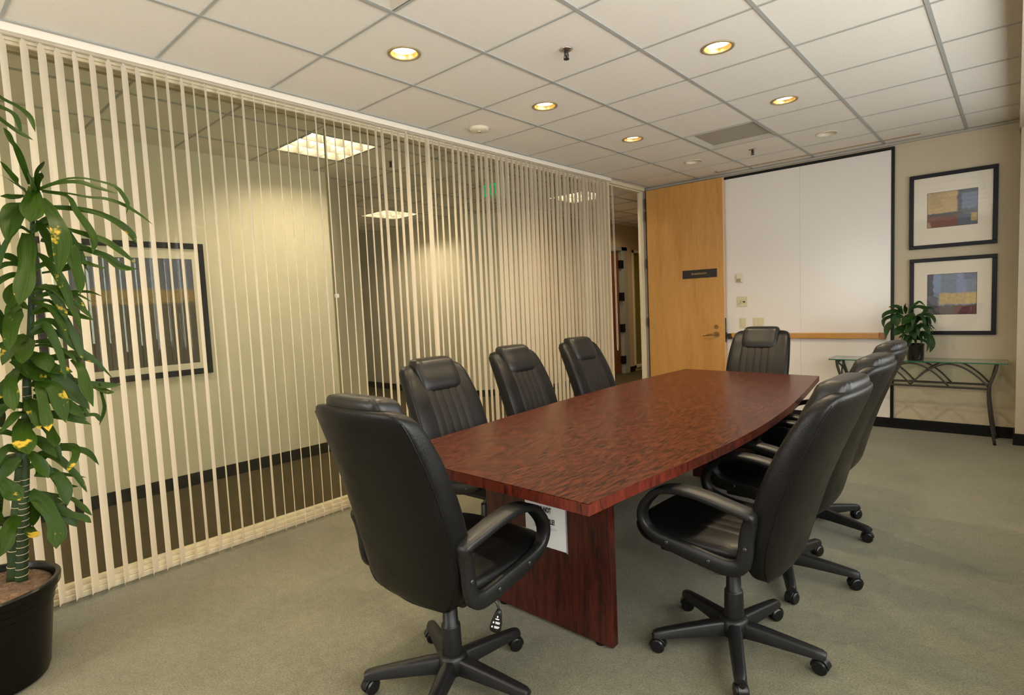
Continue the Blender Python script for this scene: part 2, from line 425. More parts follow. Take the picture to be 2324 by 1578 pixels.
def window(name, axis, a, b, p):
    w = senv(name); fr = B(); pn = B(); d = .03
    def bb(t, u0, u1, z0, z1, e0, e1):
        if axis == 'x': box(t, p+e0, p+e1, u0, u1, z0, z1)
        else: box(t, u0, u1, p+e0, p+e1, z0, z1)
    for (u0, u1, z0, z1) in [(a, b, .8, .85), (a, b, 2.41, 2.46), (a, a+.05, .85, 2.41), (b-.05, b, .85, 2.41), ((a+b)/2-.02, (a+b)/2+.02, .85, 2.41)]:
        bb(fr, u0, u1, z0, z1, -d, d)
    bb(pn, a+.05, b-.05, .85, 2.41, -.003, .003)
    obj('window_frame', fr, M['joint'], w); obj('pane', pn, M['window'], w)
for k, (a, b) in enumerate(WY): window('window_%d' % (k+2), 'x', a, b, 2.36)
for k, (a, b) in enumerate(WX_FILL): window('window_%d' % (k+6), 'y', a, b, -3.26)  # frame and pane of the added rear window

# glass partition on the hall side
gp = senv('window_1')
bm = B(); box(bm, XL-.05, XL+.032, -3.2, 4.5, 0, .028, .003); box(bm, XL-.05, XL+.018, -3.2, 4.5, .028, .048, .003); box(bm, XL-.05, XL-.012, -3.2, 4.5, .048, .066, .002)
obj('sill_frame', bm, M['cream'], gp)
bm = B(); box(bm, XL-.05, XL+.02, -3.2, 4.5, 2.692, H-.001, .003); box(bm, XL-.05, XL+.008, -3.2, 4.5, 2.676, 2.692, .003)
obj('head_frame', bm, M['cream'], gp)
obj('glazing_stop', bx(XL-.05, XL-.012, -3.2, 4.5, 2.655, 2.676, .002), plain('olive_glazing_stop', (.24, .19, .09, 1), .5), gp)
edges = [-3.2, -1.55, 1.045, 3.635, 4.5]
for a, b in zip(edges, edges[1:]):
    obj('glass_pane', bx(XL-.030, XL-.018, a+.003, b-.003, .05, 2.65), M['glass'], gp)
for e in edges[1:-1]: obj('glass_joint', bx(XL-.034, XL-.014, e-.0025, e+.0025, .05, 2.62), M['joint'], gp)
bm = B(); box(bm, XL-.016, XL+.006, 1.03, 1.06, 1.47, 1.50, .006)
obj('joint_clip', bm, M['clear'], gp)

# door frame (jambs, head) and the open door
bm = B(); box(bm, XL-.07, XL+.05, 4.5, 4.555, 0, H-.001, .004); box(bm, XL-.05, XL+.02, 5.372, 5.392, 0, H-.03, .003); box(bm, XL-.035, XL-.005, 5.362, 5.373, 0, 2.70, .003)
box(bm, XL-.07, XL+.05, 4.555, 5.385, 2.70, H-.001, .004); box(bm, XL-.05, XL+.02, 4.555, 5.36, 2.685, 2.70, .003)
struct(obj('trim_6', bm, M['cream']))
struct(obj('trim_7', bx(XL-.05, XL+.045, 5.392, YB, 0, H-.03, .003), M['grey']))
d1 = senv('door_1')
DX0, DX1, DY = -1.872, -.925, 5.36
obj('door_leaf', bx(DX0, DX1, DY, DY+.045, .012, 2.695, .003), M['maple'], d1)
obj('edge_band', bx(DX1, DX1+.004, DY+.001, DY+.044, .012, 2.695), plain('pale_maple_edge', (.72, .42, .20, 1), .4), d1)
for z in (2.54, 2.385, 1.80, 1.08, .25):
    h = obj('hinge', bx(DX0-.026, DX0-.001, DY-.003, DY+.012, z-.055, z+.055, .002), M['hinge'], d1)
    obj('hinge_pin', cyl(B(), (DX0-.014, DY-.008, z-.06), (DX0-.014, DY-.008, z+.06), .007, n=10), M['hinge'], h)
sg = obj('name_plate', bx(-1.415, -1.0, DY-.008, DY-.0005, 1.585, 1.682, .002), plain('black_name_plate', (.012, .011, .010, 1), .5), d1)
text('lettering', 'BOARDROOM', .030, plain('gold_lettering', (.50, .32, .13, 1), .5), sg, Matrix.Translation((-1.212, DY-.009, 1.634)) @ FACE_S, .95)
ro = obj('lever_rose', cyl(cyl(B(), (-1.018, DY, .925), (-1.018, DY-.012, .925), .032, n=24), (-1.018, DY-.01, .925), (-1.018, DY-.05, .925), .011, n=14), M['brass'], d1)
obj('lever', tube(B(), spline([(-1.018, DY-.05, .925), (-1.05, DY-.055, .926), (-1.10, DY-.055, .922), (-1.145, DY-.05, .915), (-1.155, DY-.04, .913)], 16), .0085), M['brass'], ro, True)
obj('deadbolt', cyl(cyl(B(), (-1.018, DY, 1.012), (-1.018, DY-.012, 1.012), .023, n=24), (-1.018, DY-.01, 1.012), (-1.018, DY-.018, 1.012), .012, n=16), M['brass'], d1)
bm = B(); box(bm, DX1+.003, DX1+.008, DY+.008, DY+.036, .83, 1.11); box(bm, DX1+.006, DX1+.02, DY+.014, DY+.03, .905, .945, .004)
obj('latch_plate', bm, [M['hinge']], d1)

# hall beyond the glass
def wallseg(name, p, q, z0=0, z1=H, th=.1, m=None):
    p, q = Vector((p[0], p[1], 0)), Vector((q[0], q[1], 0)); t = (q-p).normalized(); n = Vector((t.y, -t.x, 0))  # face on the right of p->q
    bm = B(); v = [bm.verts.new(a+Vector((0, 0, z))) for z in (z0, z1) for a in (p, q, q-n*th, p-n*th)]
    for f in ((0, 1, 2, 3), (4, 5, 6, 7), (0, 1, 5, 4), (1, 2, 6, 5), (2, 3, 7, 6), (3, 0, 4, 7)): bm.faces.new([v[k] for k in f])
    return struct(obj(name, bm, m or M['hallwall']))
def baseseg(name, p, q, h=.1):
    p, q = Vector((p[0], p[1], 0)), Vector((q[0], q[1], 0)); t = (q-p).normalized(); n = Vector((t.y, -t.x, 0))
    bm = B(); v = [bm.verts.new(a+Vector((0, 0, z))) for z in (0, h) for a in (p+n*.012, q+n*.012, q, p)]
    for f in ((0, 1, 2, 3), (4, 5, 6, 7), (0, 1, 5, 4), (1, 2, 6, 5), (2, 3, 7, 6), (3, 0, 4, 7)): bm.faces.new([v[k] for k in f])
    return struct(obj(name, bm, M['black']))
runs = [('hall', (-3.5, -3.4), (-3.5, 1.95)), ('hall_corner', (-3.5, 1.95), (-4.5, 2.95)), ('hall_recess', (-4.5, 2.95), (-9.1, 2.95)),
        ('hall_lobby', (-9.1, 4.8), (-4.62, 4.8)), ('hall_angled', (-4.62, 4.8), (-3.87, 5.55))]
for n, p, q in runs:
    wallseg('wall_'+n, p, q); baseseg('baseboard_'+n, p, q)
wallseg('wall_lobby_end', (-9.1, 2.9), (-9.1, 4.9)); wallseg('wall_hall_near', (-1.9, -3.3), (-3.6, -3.3)); wallseg('wall_hall_far', (-3.9, 10.1), (-1.9, 10.1))
wallseg('wall_hall_inner', (-2.02, 10.1), (-2.02, 5.57))
XC = -3.87
bm = B(); box(bm, XC-.1, XC, 5.55, 7.15, 0, H); box(bm, XC-.1, XC, 8.2, 8.5, 0, H); box(bm, XC-.1, XC, 9.5, 10.1, 0, H); box(bm, XC-.1, XC, 7.15, 8.2, 2.3, H); box(bm, XC-.1, XC, 8.5, 9.5, 2.3, H); box(bm, XC-.1, XC, 8.5, 9.5, 0, .06)
struct(obj('wall_corridor', bm, plain('corridor_paint', (.47, .34, .19, 1), .8)))
bm = B(); box(bm, XC, XC+.012, 5.55, 7.14, 0, .1); box(bm, XC, XC+.012, 8.31, 8.5, 0, .1)
struct(obj('baseboard_corridor', bm, M['black']))
d2 = senv('door_2')
obj('door_leaf', bx(XC-.07, XC-.025, 7.21, 8.06, .01, 2.26, .003), M['darkdoor'], d2)
bm = B(); box(bm, XC-.1, XC+.02, 8.10, 8.30, 0, 2.34, .004); box(bm, XC-.1, XC+.02, 7.14, 7.2, 0, 2.34, .004); box(bm, XC-.1, XC+.02, 7.14, 8.3, 2.27, 2.34, .004)
obj('door_frame', bm, plain('grey_door_frame', (.30, .27, .21, 1), .5), d2)
for z in (2.02, 1.43, .85, .26): obj('hinge', bx(XC-.03, XC+.028, 8.04, 8.15, z-.075, z+.075, .003), M['black'], d2)
w9 = senv('window_9')
bm = B()
for a in (8.5, 9.45): box(bm, XC-.06, XC+.015, a, a+.05, .06, 2.3)
box(bm, XC-.06, XC+.015, 8.5, 9.5, .06, .11); box(bm, XC-.06, XC+.015, 8.5, 9.5, 2.25, 2.3)
obj('window_frame', bm, M['cream'], w9)
obj('pane', bx(XC-.04, XC-.034, 8.55, 9.45, .11, 2.25), M['roomglow'], w9)

# ------------------------------------------------------------------ ceiling fittings
def downlight(i, j, lit, label):
    x, y = i*T, j*T
    t = thing('ceiling_downlight', label, 'ceiling light', (x, y, H), 0, 'recessed round downlights')
    obj('trim_ring', lathe(B(), [(.0725, .004), (.0725, -.003), (.080, -.006), (.0885, -.004), (.090, .0), (.080, .002), (.0725, .004)], 40), M['goldtrim'] if lit else M['unlittrim'], t, True)
    obj('reflector', lathe(B(), [(.0735, .0), (.071, .009), (.067, .018), (.062, .026)], 40), M['gold'] if lit else M['unlittrim'], t, True)
    obj('lens', lathe(B(), [(.0, .016), (.035, .017), (.063, .022), (.063, .026), (.0, .026)], 40), M['lit'] if lit else M['unlit'], t)
    if lit:
        l = bpy.data.lights.new('downlight_lamp', 'SPOT'); l.energy = 58; l.color = (1, .79, .50); l.spot_size = R(140); l.spot_blend = .85; l.shadow_soft_size = .028
        o = bpy.data.objects.new('downlight_lamp', l); COL.objects.link(o); o.location = (x, y, H+.004)
for (i, j), lab in zip(DL_ON, ['lit gold-rimmed downlight nearest the camera in the row along the blinds', 'second lit gold-rimmed downlight along the blinds, past the fire sprinkler',
        'lit gold-rimmed downlight between the return vent and the blinds', 'largest lit gold downlight on the table side of the sprinkler', 'lit gold downlight above the table, beside the return vent toward the windows']):
    downlight(i, j, True, lab)
for (i, j), lab in zip(DL_OFF, ['unlit pale downlight near the top of the wooden door', 'unlit pale downlight above the whiteboard']): downlight(i, j, False, lab)
def sprinkler(x, y, label):
    t = thing('ceiling_sprinkler', label, 'fire sprinkler', (x, y, H), 0, 'ceiling fire sprinklers')
    obj('escutcheon', lathe(B(), [(0, -.012), (.018, -.012), (.034, -.004), (.036, 0), (0, .001)], 28), M['chrome'], t, True)
    obj('sprinkler_body', lathe(B(), [(0, -.012), (.012, -.012), (.012, -.03), (.007, -.034), (.005, -.05), (0, -.05)], 16), M['bolt'], t, True)
    bm = lathe(B(), [(0, -.05), (.016, -.05), (.016, -.053), (0, -.053)], 12)
    tube(bm, spline([(.011, 0, -.03), (.015, 0, -.042), (.004, 0, -.051)], 8), .0022, 6); tube(bm, spline([(-.011, 0, -.03), (-.015, 0, -.042), (-.004, 0, -.051)], 8), .0022, 6)
    obj('deflector', bm, M['hinge'], t)
sprinkler(-.286, 1.523, 'dark fire sprinkler on chrome plate between the two nearest lit downlights')
sprinkler(-.328, 4.577, 'small fire sprinkler on the ceiling in front of the whiteboard, past the vent')
sprinkler(-2.77, 2.19, 'fire sprinkler on the hallway ceiling beyond the glass, near the bright troffer')
sm = thing('smoke_detector', 'round off-white smoke detector on the ceiling close to the blinds', 'smoke detector', (-1.556, 2.128, H))
obj('detector_base', lathe(B(), [(0, -.008), (.070, -.008), (.078, -.006), (.078, 0), (0, .001)], 36), M['beigeplastic'], sm, True)
obj('detector_cover', lathe(B(), [(0, -.027), (.030, -.027), (.054, -.025), (.070, -.018), (.075, -.009), (.075, -.006)], 36), M['beigeplastic'], sm, True)
obj('sensor_grille', lathe(B(), [(0, -.033), (.013, -.033), (.016, -.028), (.016, -.026)], 16), M['chrome'], sm, True)
def vent(i, j, label):
    x, y = (i+.5)*T, (j+.5)*T; a = T/2-.012
    t = thing('ceiling_vent', label, 'ceiling vent', (x, y, H), 0, 'square return air vents')
    bm = B()
    o = [(-a, -a), (a, -a), (a, a), (-a, a)]; ai = a-.045; n = [(-ai, -ai), (ai, -ai), (ai, ai), (-ai, ai)]
    vo = [bm.verts.new((p, q, 0)) for p, q in o]; vm = [bm.verts.new((p*.985, q*.985, -.006)) for p, q in o]; vi = [bm.verts.new((p, q, .022)) for p, q in n]
    for k in range(4):
        p = (k+1) % 4; bm.faces.new((vo[k], vo[p], vm[p], vm[k])); bm.faces.new((vm[k], vm[p], vi[p], vi[k]))
    obj('vent_frame', bm, M['ventframe'], t)
    obj('perforated_panel', bx(-ai, ai, -ai, ai, .02, .024), M['vent'], t)
vent(-1, 6, 'grey perforated return vent in the ceiling above the far end of the table')
vent(-1, 0, 'perforated return vent cut off by the top edge of the photo')
def troffer(i, j, label):
    x, y = (i+.5)*T, (j+.5)*T; a = T/2-.013
    t = thing('ceiling_light', label, 'ceiling light', (x, y, H), 0, 'square fluorescent hallway lights')
    bm = B(); box(bm, -a, a, -a, a, .105, .11)
    for s in (-1, 1): box(bm, s*a-.003, s*a+.003, -a, a, -.004, .11); box(bm, -a, a, s*a-.003, s*a+.003, -.004, .11)
    obj('troffer_housing', bm, M['louver'], t)
    for k in range(3): obj('fluorescent_tube', cyl(B(), (-a+.02, (k-1)*.185, .075), (a-.02, (k-1)*.185, .075), .019, n=12), M['tube'], t)
    bm = B()
    for k in (1, 2): box(bm, -a, a, -a+k*2*a/3-.002, -a+k*2*a/3+.002, .0, .06); box(bm, -a+k*2*a/3-.002, -a+k*2*a/3+.002, -a, a, .0, .06)
    obj('parabolic_louver', bm, M['louver'], t)
troffer(-5, 2, 'bright square louvred fluorescent light nearest behind the blinds')
troffer(-9, 6, 'farther louvred fluorescent light in the lobby, seen below the smoke detector')
troffer(-5, 8, 'partly hidden louvred fluorescent light behind the closed blinds near the door')
ex = thing('exit_sign', 'cream exit sign with green letters hanging in the hallway behind the blinds', 'exit sign', (-2.655, 3.45, 0))
obj('sign_housing', bx(-.155, .155, -.025, .025, 2.505, 2.715, .006), M['exitbox'], ex)
obj('ceiling_canopy', bx(-.06, .06, -.03, .03, 2.715, H, .004), M['exitbox'], ex)
text('lettering', 'EXIT', .175, M['exitgreen'], ex, Matrix.Translation((-.025, -.0265, 2.605)) @ FACE_S, .58, .001)
# hallway picture
def quad_uv(name, pts, m, parent):
    bm = B(); uv = bm.loops.layers.uv.new('UVMap'); f = bm.faces.new([bm.verts.new(p) for p in pts])
    for l, c in zip(f.loops, [(0, 0), (1, 0), (1, 1), (0, 1)]): l[uv].uv = c
    return obj(name, bm, m, parent, recalc=False)
def picture(name, label, u0, u1, z0, z1, fw, mw, plane, axis, print_m, mats=None):
    """frame > ; axis 'y' faces -y, axis 'x' faces +x"""
    t = thing(name, label, 'framed picture', (0, 0, 0))
    cu = (u0+u1)/2
    t.location = (cu, plane, z0) if axis == 'y' else (plane, cu, z0)
    w = (u1-u0)/2; h = z1-z0; s = -1 if axis == 'y' else 1
    def bb(bm, a, b, c, d, e0, e1, bev=0):
        if axis == 'y': box(bm, a, b, min(s*e0, s*e1), max(s*e0, s*e1), c, d, bev)
        else: box(bm, min(s*e0, s*e1), max(s*e0, s*e1), a, b, c, d, bev)
    bm = B(); bb(bm, -w, w, 0, fw, .0, .026, .003); bb(bm, -w, w, h-fw, h, .0, .026, .003); bb(bm, -w, -w+fw, fw, h-fw, .0, .026, .003); bb(bm, w-fw, w, fw, h-fw, .0, .026, .003)
    obj('frame', bm, M['frame'], t)
    bm = B(); bb(bm, -w+fw, w-fw, fw, h-fw, .004, .010)
    obj('mat_board', bm, M['mat'], t)
    ml, mr, mb, mt = mw; a, b, c, d = -w+fw+ml, w-fw-mr, fw+mb, h-fw-mt
    bm = B(); bb(bm, a-.004, b+.004, c-.004, d+.004, .010, .0108)
    obj('mat_bevel', bm, M['frame'], t)
    e = s*.0116
    pts = [(a, e, c), (b, e, c), (b, e, d), (a, e, d)] if axis == 'y' else [(e, a, c), (e, b, c), (e, b, d), (e, a, d)]
    quad_uv('art_print', pts, print_m, t)
    bm = B(); bb(bm, -w+fw, w-fw, fw, h-fw, .016, .0175)
    obj('glazing', bm, M['glaze'], t)
    return t
c = srgb
pm1 = painting('abstract_print_warm', c(70, 82, 105), [(-.2, .62, .38, 1.3, c(205, 170, 110), .95), (.05, .30, .55, 1.3, c(178, 150, 100), .5), (-.2, .62, -.3, .34, c(118, 52, 44), .95), (-.2, .72, .30, .40, c(40, 40, 48), .9),
    (.68, 1.2, .45, .9, c(112, 132, 168), .7), (.88, 1.2, .1, .32, c(200, 165, 100), .9), (.60, .70, .35, 1.2, c(50, 56, 74), .7), (-.2, .06, -.2, .16, c(190, 150, 100), .8)])
pm2 = painting('abstract_print_cool', c(120, 135, 160), [(-.2, .12, .45, 1.3, c(58, 62, 84), .9), (.12, .28, .55, 1.3, c(130, 160, 200), .8), (.60, .80, .5, 1.3, c(140, 156, 196), .7), (.25, 1.3, .25, .52, c(205, 176, 118), .95), (.80, 1.3, .25, .48, c(218, 186, 120), .7),
    (-.2, 1.3, -.3, .22, c(92, 80, 86), .95), (.55, 1.3, -.1, .20, c(110, 58, 56), .9), (-.2, .22, .22, .45, c(84, 80, 96), .8), (.75, 1.2, .85, 1.3, c(96, 104, 136), .7)])
pm3 = painting('abstract_print_bands', c(66, 56, 48), [(-.3, 1.3, .70, 1.4, c(88, 98, 138), .9), (-.3, 1.3, .585, .715, c(158, 124, 48), .95), (.3, .34, -.2, .55, c(84, 74, 62), .5), (.6, .66, -.2, .5, c(86, 70, 60), .4)], .75)
picture('framed_picture', 'upper of the two black-framed abstract prints beside the whiteboard', .805, 1.437, 1.716, 2.394, .034, (.105, .105, .155, .145), YB, 'y', pm1)
picture('framed_picture', 'lower of the two black-framed abstract prints, partly behind the potted plant', .811, 1.440, .918, 1.626, .034, (.105, .105, .155, .12), YB, 'y', pm2)
picture('framed_picture', 'large dark-framed abstract print on the hallway wall behind blinds and tall plant', -.35, .765, .915, 1.985, .046, (.09, .05, .055, .085), -3.5, 'x', pm3)

# ------------------------------------------------------------------ whiteboard wall and its devices
wb = thing('whiteboard', 'wall-height whiteboard with black edging and a wooden marker ledge', 'whiteboard', (0, YB, 0))
obj('board_panel', bx(-.945, -.1415, -.018, -.002, .10, 2.672, .001), M['board'], wb)
obj('board_panel', bx(-.1405, .662, -.018, -.002, .10, 2.672, .001), M['board'], wb)
bm = B(); box(bm, -.945, .688, -.024, -.002, 2.672, 2.70, .002); box(bm, .662, .688, -.024, -.002, .10, 2.672, .002)
obj('board_frame', bm, M['boardframe'], wb)
lg = obj('marker_ledge', bx(-.86, .575, -.062, -.018, .878, .936, .006), M['ledge'], wb)
obj('end_block', bx(.575, .625, -.068, -.018, .874, .938, .004), wood('dark_oak', [(.3, (.26, .10, .02, 1)), (.7, (.36, .16, .04, 1))], (14, 14, 14)), lg)
bm = B(); box(bm, -.905, -.86, -.062, -.018, .885, .93, .004); box(bm, -.90, -.85, -.07, -.02, .868, .90, .006)
obj('end_bracket', bm, M['hinge'], lg)
P0 = YB-.018
t = thing('motion_sensor', 'small square beige wall sensor highest of the devices beside the door', 'wall sensor', (-.768, P0-.0005, 1.505))
obj('sensor_body', bx(-.034, .034, -.028, 0, 0, .098, .006), M['beigeplastic'], t)
obj('sensor_window', bx(-.026, .018, -.034, -.024, .008, .045, .004), plain('smoked_window', (.34, .28, .16, 1), .35), t)
t = thing('wall_switch', 'square ivory switch plate with a round metal knob, under the wall sensor', 'wall switch', (-.748, P0, 1.232))
obj('switch_plate', bx(-.057, .057, -.007, 0, 0, .115, .003), M['ivory'], t)
obj('rotary_knob', cyl(B(), (-.026, -.006, .054), (-.026, -.026, .054), .017, .014, 20), M['chrome'], t)
bm = box(B(), .010, .034, -.012, -.006, .050, .062, .002); box(bm, .028, .036, -.020, -.006, .046, .056, .002)
obj('toggle', bm, M['bolt'], t)
t = thing('wall_switch', 'narrow ivory switch plate just above the left of the far chair', 'wall switch', (-.742, P0, .99))
obj('switch_plate', bx(-.036, .036, -.007, 0, 0, .115, .003), M['ivory'], t); obj('rocker', bx(-.017, .017, -.012, -.006, .024, .091, .003), M['ivory'], t)
t = thing('wall_outlet', 'wide ivory wall plate right of the narrow switch plate, above the far chair', 'wall plate', (-.573, P0, .99))
obj('cover_plate', bx(-.058, .058, -.007, 0, 0, .115, .003), M['ivory'], t)
obj('blank_insert', bx(-.040, -.006, -.011, -.006, .024, .091, .003), M['ivory'], t); obj('blank_insert', bx(.006, .040, -.011, -.006, .024, .091, .003), M['ivory'], t)

# ------------------------------------------------------------------ vertical blind
vb = thing('vertical_blind', 'cream vertical blind hanging along the glass wall to the hallway', 'vertical blind', (-1.885, 0, 0))
bm = B(); box(bm, .012, .040, -3.15, 4.53, 2.700, H-.002, .003); box(bm, -.03, .012, -3.15, 4.53, 2.715, H-.002, .002); box(bm, -.012, .040, 4.522, 4.53, 2.700, H-.002)
obj('headrail', bm, M['valance'], vb)
obj('carrier_track', bx(-.018, .006, -3.14, 4.52, 2.700, 2.716), M['valance'], vb)
def slat_mesh():
    bm = B(); w = .041; n = 8
    rows = []
    for z in (.016, .9, 1.8, 2.66, 2.695):
        ww = w if z < 2.67 else .012
        rows.append([bm.verts.new((-ww+2*ww*k/n, .0045*(1-(2*k/n-1)**2), z)) for k in range(n+1)])
    for a, b in zip(rows, rows[1:]):
        for k in range(n): bm.faces.new((a[k], a[k+1], b[k+1], b[k]))
    return bm
s0 = obj('slat', slat_mesh(), M['slat'], vb, True)
rs = random.Random(11)
SLAT_OFF = {}
k0 = -37
first = True
for k in range(k0, 78):
    y = -.602+.0668*k
    if y < -3.1 or y > 4.515: continue
    # blades are turned about 28 degrees off the wall normal, each a little differently
    ang = 152+rs.gauss(0, 2.6)
    if 30 < k < 58: ang += rs.choice((-5, -2, 0, 3, 7))
    if k < 9: ang -= 3
    if k > 52: ang -= min(6, (k-52)*.5)
    o = s0 if first else s0.copy()
    if not first: COL.objects.link(o); o.parent = vb
    first = False
    o.location = (rs.gauss(0, .001), y, 0); o.rotation_euler = (rs.gauss(0, .0012), rs.gauss(0, .0012), R(ang+SLAT_OFF.get(k, 0)))
obj('pull_chain', tube(B(), spline([(.035, 4.522, 2.67), (.037, 4.535, 1.8), (.036, 4.54, .95), (.040, 4.545, .80), (.043, 4.552, .95), (.041, 4.548, 2.0), (.040, 4.538, 2.67)], 40), .0022, 6), plain('bead_chain', (.75, .68, .56, 1), .4), vb, True)
# ------------------------------------------------------------------ conference table
tb = thing('conference_table', 'long boat-shaped mahogany conference table on two slab legs', 'conference table', (.08, 1.85, 0))
def tabletop():
    ox, oy = .08, 1.85
    right = spline([(.611, .28, 0), (.632, .56, 0), (.664, .86, 0), (.690, 1.25, 0), (.694, 1.62, 0), (.668, 2.10, 0), (.618, 2.56, 0), (.514, 3.385, 0)], 40)
    left = spline([(-.53, 3.455, 0), (-.555, 2.95, 0), (-.566, 2.45, 0), (-.556, 1.95, 0), (-.528, 1.50, 0), (-.49, .95, 0), (-.445, .30, 0)], 40)
    pts = [(p.x-ox, p.y-oy) for p in right+left]
    bm = B(); zt, zb = .76, .722
    top = [bm.verts.new((x, y, zt)) for x, y in pts]; bot = [bm.verts.new((x, y, zb)) for x, y in pts]
    bm.faces.new(top); bm.faces.new(bot[::-1])
    n = len(pts)
    for k in range(n): bm.faces.new((top[k], bot[k], bot[(k+1) % n], top[(k+1) % n])).material_index = 1
    es = [e for e in bm.edges if all(v.co.z > .75 for v in e.verts)]
    bmesh.ops.bevel(bm, geom=es, offset=.0025, segments=2, affect='EDGES')
    return bm
obj('tabletop', tabletop(), [M['mahog'], M['mahoge']], tb)
for y in (.705, 2.93):
    lgp = obj('leg', bx(-.33, .33, y-1.85, y-1.85+.04, .012, .7215, .002), M['mahogv'], tb)
    for x in (-.26, .26): obj('foot_glide', lathe(B(), [(0, 0), (.020, 0), (.020, .008), (.008, .009), (.008, .014), (0, .014)], 18, (x, y-1.85+.02, 0)), M['plastic'], lgp)
obj('stretcher', bx(-.02, .02, .745-1.85, 2.93-1.85, .36, .70, .002), M['mahogv'], tb)
# paper notice taped to the near slab leg
nt_ = thing('paper_notice', 'white paper notice taped to the near slab leg under the tabletop', 'paper notice', (.096, .7045, .345))
bm = B()
nx, nz = 8, 10
gr = [[bm.verts.new((-.108+.216*i/nx, -.0012-.0022*math.sin(PI*i/nx)*(.5+.5*math.sin(j*.9)), .279*j/nz)) for i in range(nx+1)] for j in range(nz+1)]
for j in range(nz):
    for i in range(nx): bm.faces.new((gr[j][i], gr[j][i+1], gr[j+1][i+1], gr[j+1][i]))
pp = obj('paper_sheet', bm, M['paper'], nt_, True)
yy = -.0038
text('lettering', 'DO NOT', .030, M['ink'], pp, Matrix.Translation((-.002, yy, .160)) @ FACE_S, .62, .0002, bold=.0011)
text('lettering', 'MOVE TABLE!', .030, M['ink'], pp, Matrix.Translation((-.004, yy, .113)) @ FACE_S, .62, .0002, bold=.0011)
bm = B()
for z in (.086, .080): box(bm, -.066, .062, yy-.0002, yy+.0002, z, z+.0012)
obj('small_print', bm, M['greyink'], pp)
obj('plastic_sleeve_edge', bx(.108, .114, -.002, -.0005, -.004, .281), plain('sleeve_edge', (.30, .25, .27, 1), .3), nt_)

# ------------------------------------------------------------------ executive chairs (sitter looks along +y)
BACK = [(.372, -.188, .030, .105), (.377, -.196, .050, .145), (.391, -.208, .070, .182), (.420, -.221, .088, .211), (.468, -.234, .102, .231), (.54, -.250, .112, .245), (.62, -.268, .118, .250), (.71, -.291, .120, .253), (.80, -.319, .120, .251),
        (.88, -.346, .116, .246), (.95, -.372, .108, .239), (1.00, -.390, .098, .233), (1.034, -.402, .086, .224), (1.054, -.407, .068, .206), (1.066, -.404, .040, .172)]
def lerp_back(z):
    for a, b in zip(BACK, BACK[1:]):
        if a[0] <= z <= b[0]:
            t = (z-a[0])/(b[0]-a[0]); return [a[k]+(b[k]-a[k])*t for k in range(4)]
    return BACK[-1]
def rec(z): return -.034*max(0, (z-.45)/.62)
BACK = [(z-.010*max(0, (z-.5)/.5), y+rec(z), t, h) for z, y, t, h in BACK]
WRAP = .022
def wrap(x, z): return WRAP*min(1, max(0, (z-.37)/.12))*(x/.25)**2
def back_bm():
    rings = []
    for (z, yr, t, hw) in BACK:
        r = []
        for k in range(36):
            th = 2*PI*k/36; x, y = sup(th, hw, t/2, 4.4)
            if y < 0: y -= .010*(1-(x/hw)**2)*min(1, t/.1)
            r.append((x, yr+t/2+y+wrap(x, z), z))
        rings.append(r)
    return loft(B(), rings)
def pillow_bm():
    L = [(.893, -.300, .036, .122), (.903, -.315, .064, .135), (.935, -.340, .103, .143), (.98, -.365, .117, .147), (1.02, -.388, .121, .148), (1.055, -.404, .118, .147), (1.078, -.408, .118, .140), (1.092, -.402, .090, .130), (1.098, -.388, .055, .112)]
    rings = []
    for (z, yr, t, hw) in L:
        r = []; yr += rec(z); z -= .010
        for k in range(48):
            th = 2*PI*k/48; x, y = sup(th, hw, t/2, 3.8)
            if z > 1.0 and abs(x) > hw*.72: y += .0035*math.sin(k*2.6+z*60); x *= 1+.008*math.sin(k*3.1+z*160)
            r.append((x, yr+t/2+y+wrap(x, z)*.9, z))
        rings.append(r)
    return loft(B(), rings)
def pleat_bm():
    bm = B(); nx, nz = 40, 14; g = []
    for j in range(nz+1):
        z = .475+(.92-.475)*j/nz; _, yr, t, hw = lerp_back(z); row = []
        for i in range(nx+1):
            x = -.14+.28*i/nx
            y = yr+t/2+t/2*max(0, 1-abs(x/hw)**4.4)**(1/4.4)+wrap(x, z)
            s = abs(math.sin(PI*(x+.14)/.056))**.45
            e = min(1, (1-abs(x)/.14)*9)
            row.append(bm.verts.new((x, y+(.0012+.0042*s)*e-.001, z)))
        g.append(row)
    for j in range(nz):
        for i in range(nx): bm.faces.new((g[j][i], g[j][i+1], g[j+1][i+1], g[j+1][i]))
    return bm
def piping_bm():
    side = []
    for (z, yr, t, hw) in BACK[2:-2]:
        x = hw*.955; y = -t/2*(1-.955**4.4)**(1/4.4)
        side.append((x, yr+t/2+y+wrap(x, z), z))
    L = [(-x, y, z) for (x, y, z) in side[::-1]]
    z0, y0, t0, h0 = BACK[0]
    return tube(B(), spline(L+[(-.10, y0+.002, .374), (0, y0-.006, .371), (.10, y0+.002, .374)]+side, 110), .0026, 6)
def seat_bm():
    L = [(.424, .205, .200), (.430, .222, .222), (.444, .240, .240), (.472, .250, .250), (.494, .247, .247), (.508, .232, .228), (.516, .195, .19), (.519, .13, .12)]
    rings = []
    for (z, a, b) in L:
        r = []
        for k in range(40):
            th = 2*PI*k/40; x, y = sup(th, a, b, 5.5)
            zz = z+(.012*max(0, y/.24)**2 if z > .44 else 0)-(.004*(1-(x/.25)**2) if z > .51 else 0)
            r.append((x, y+.068, zz))
        rings.append(r)
    return loft(B(), rings)
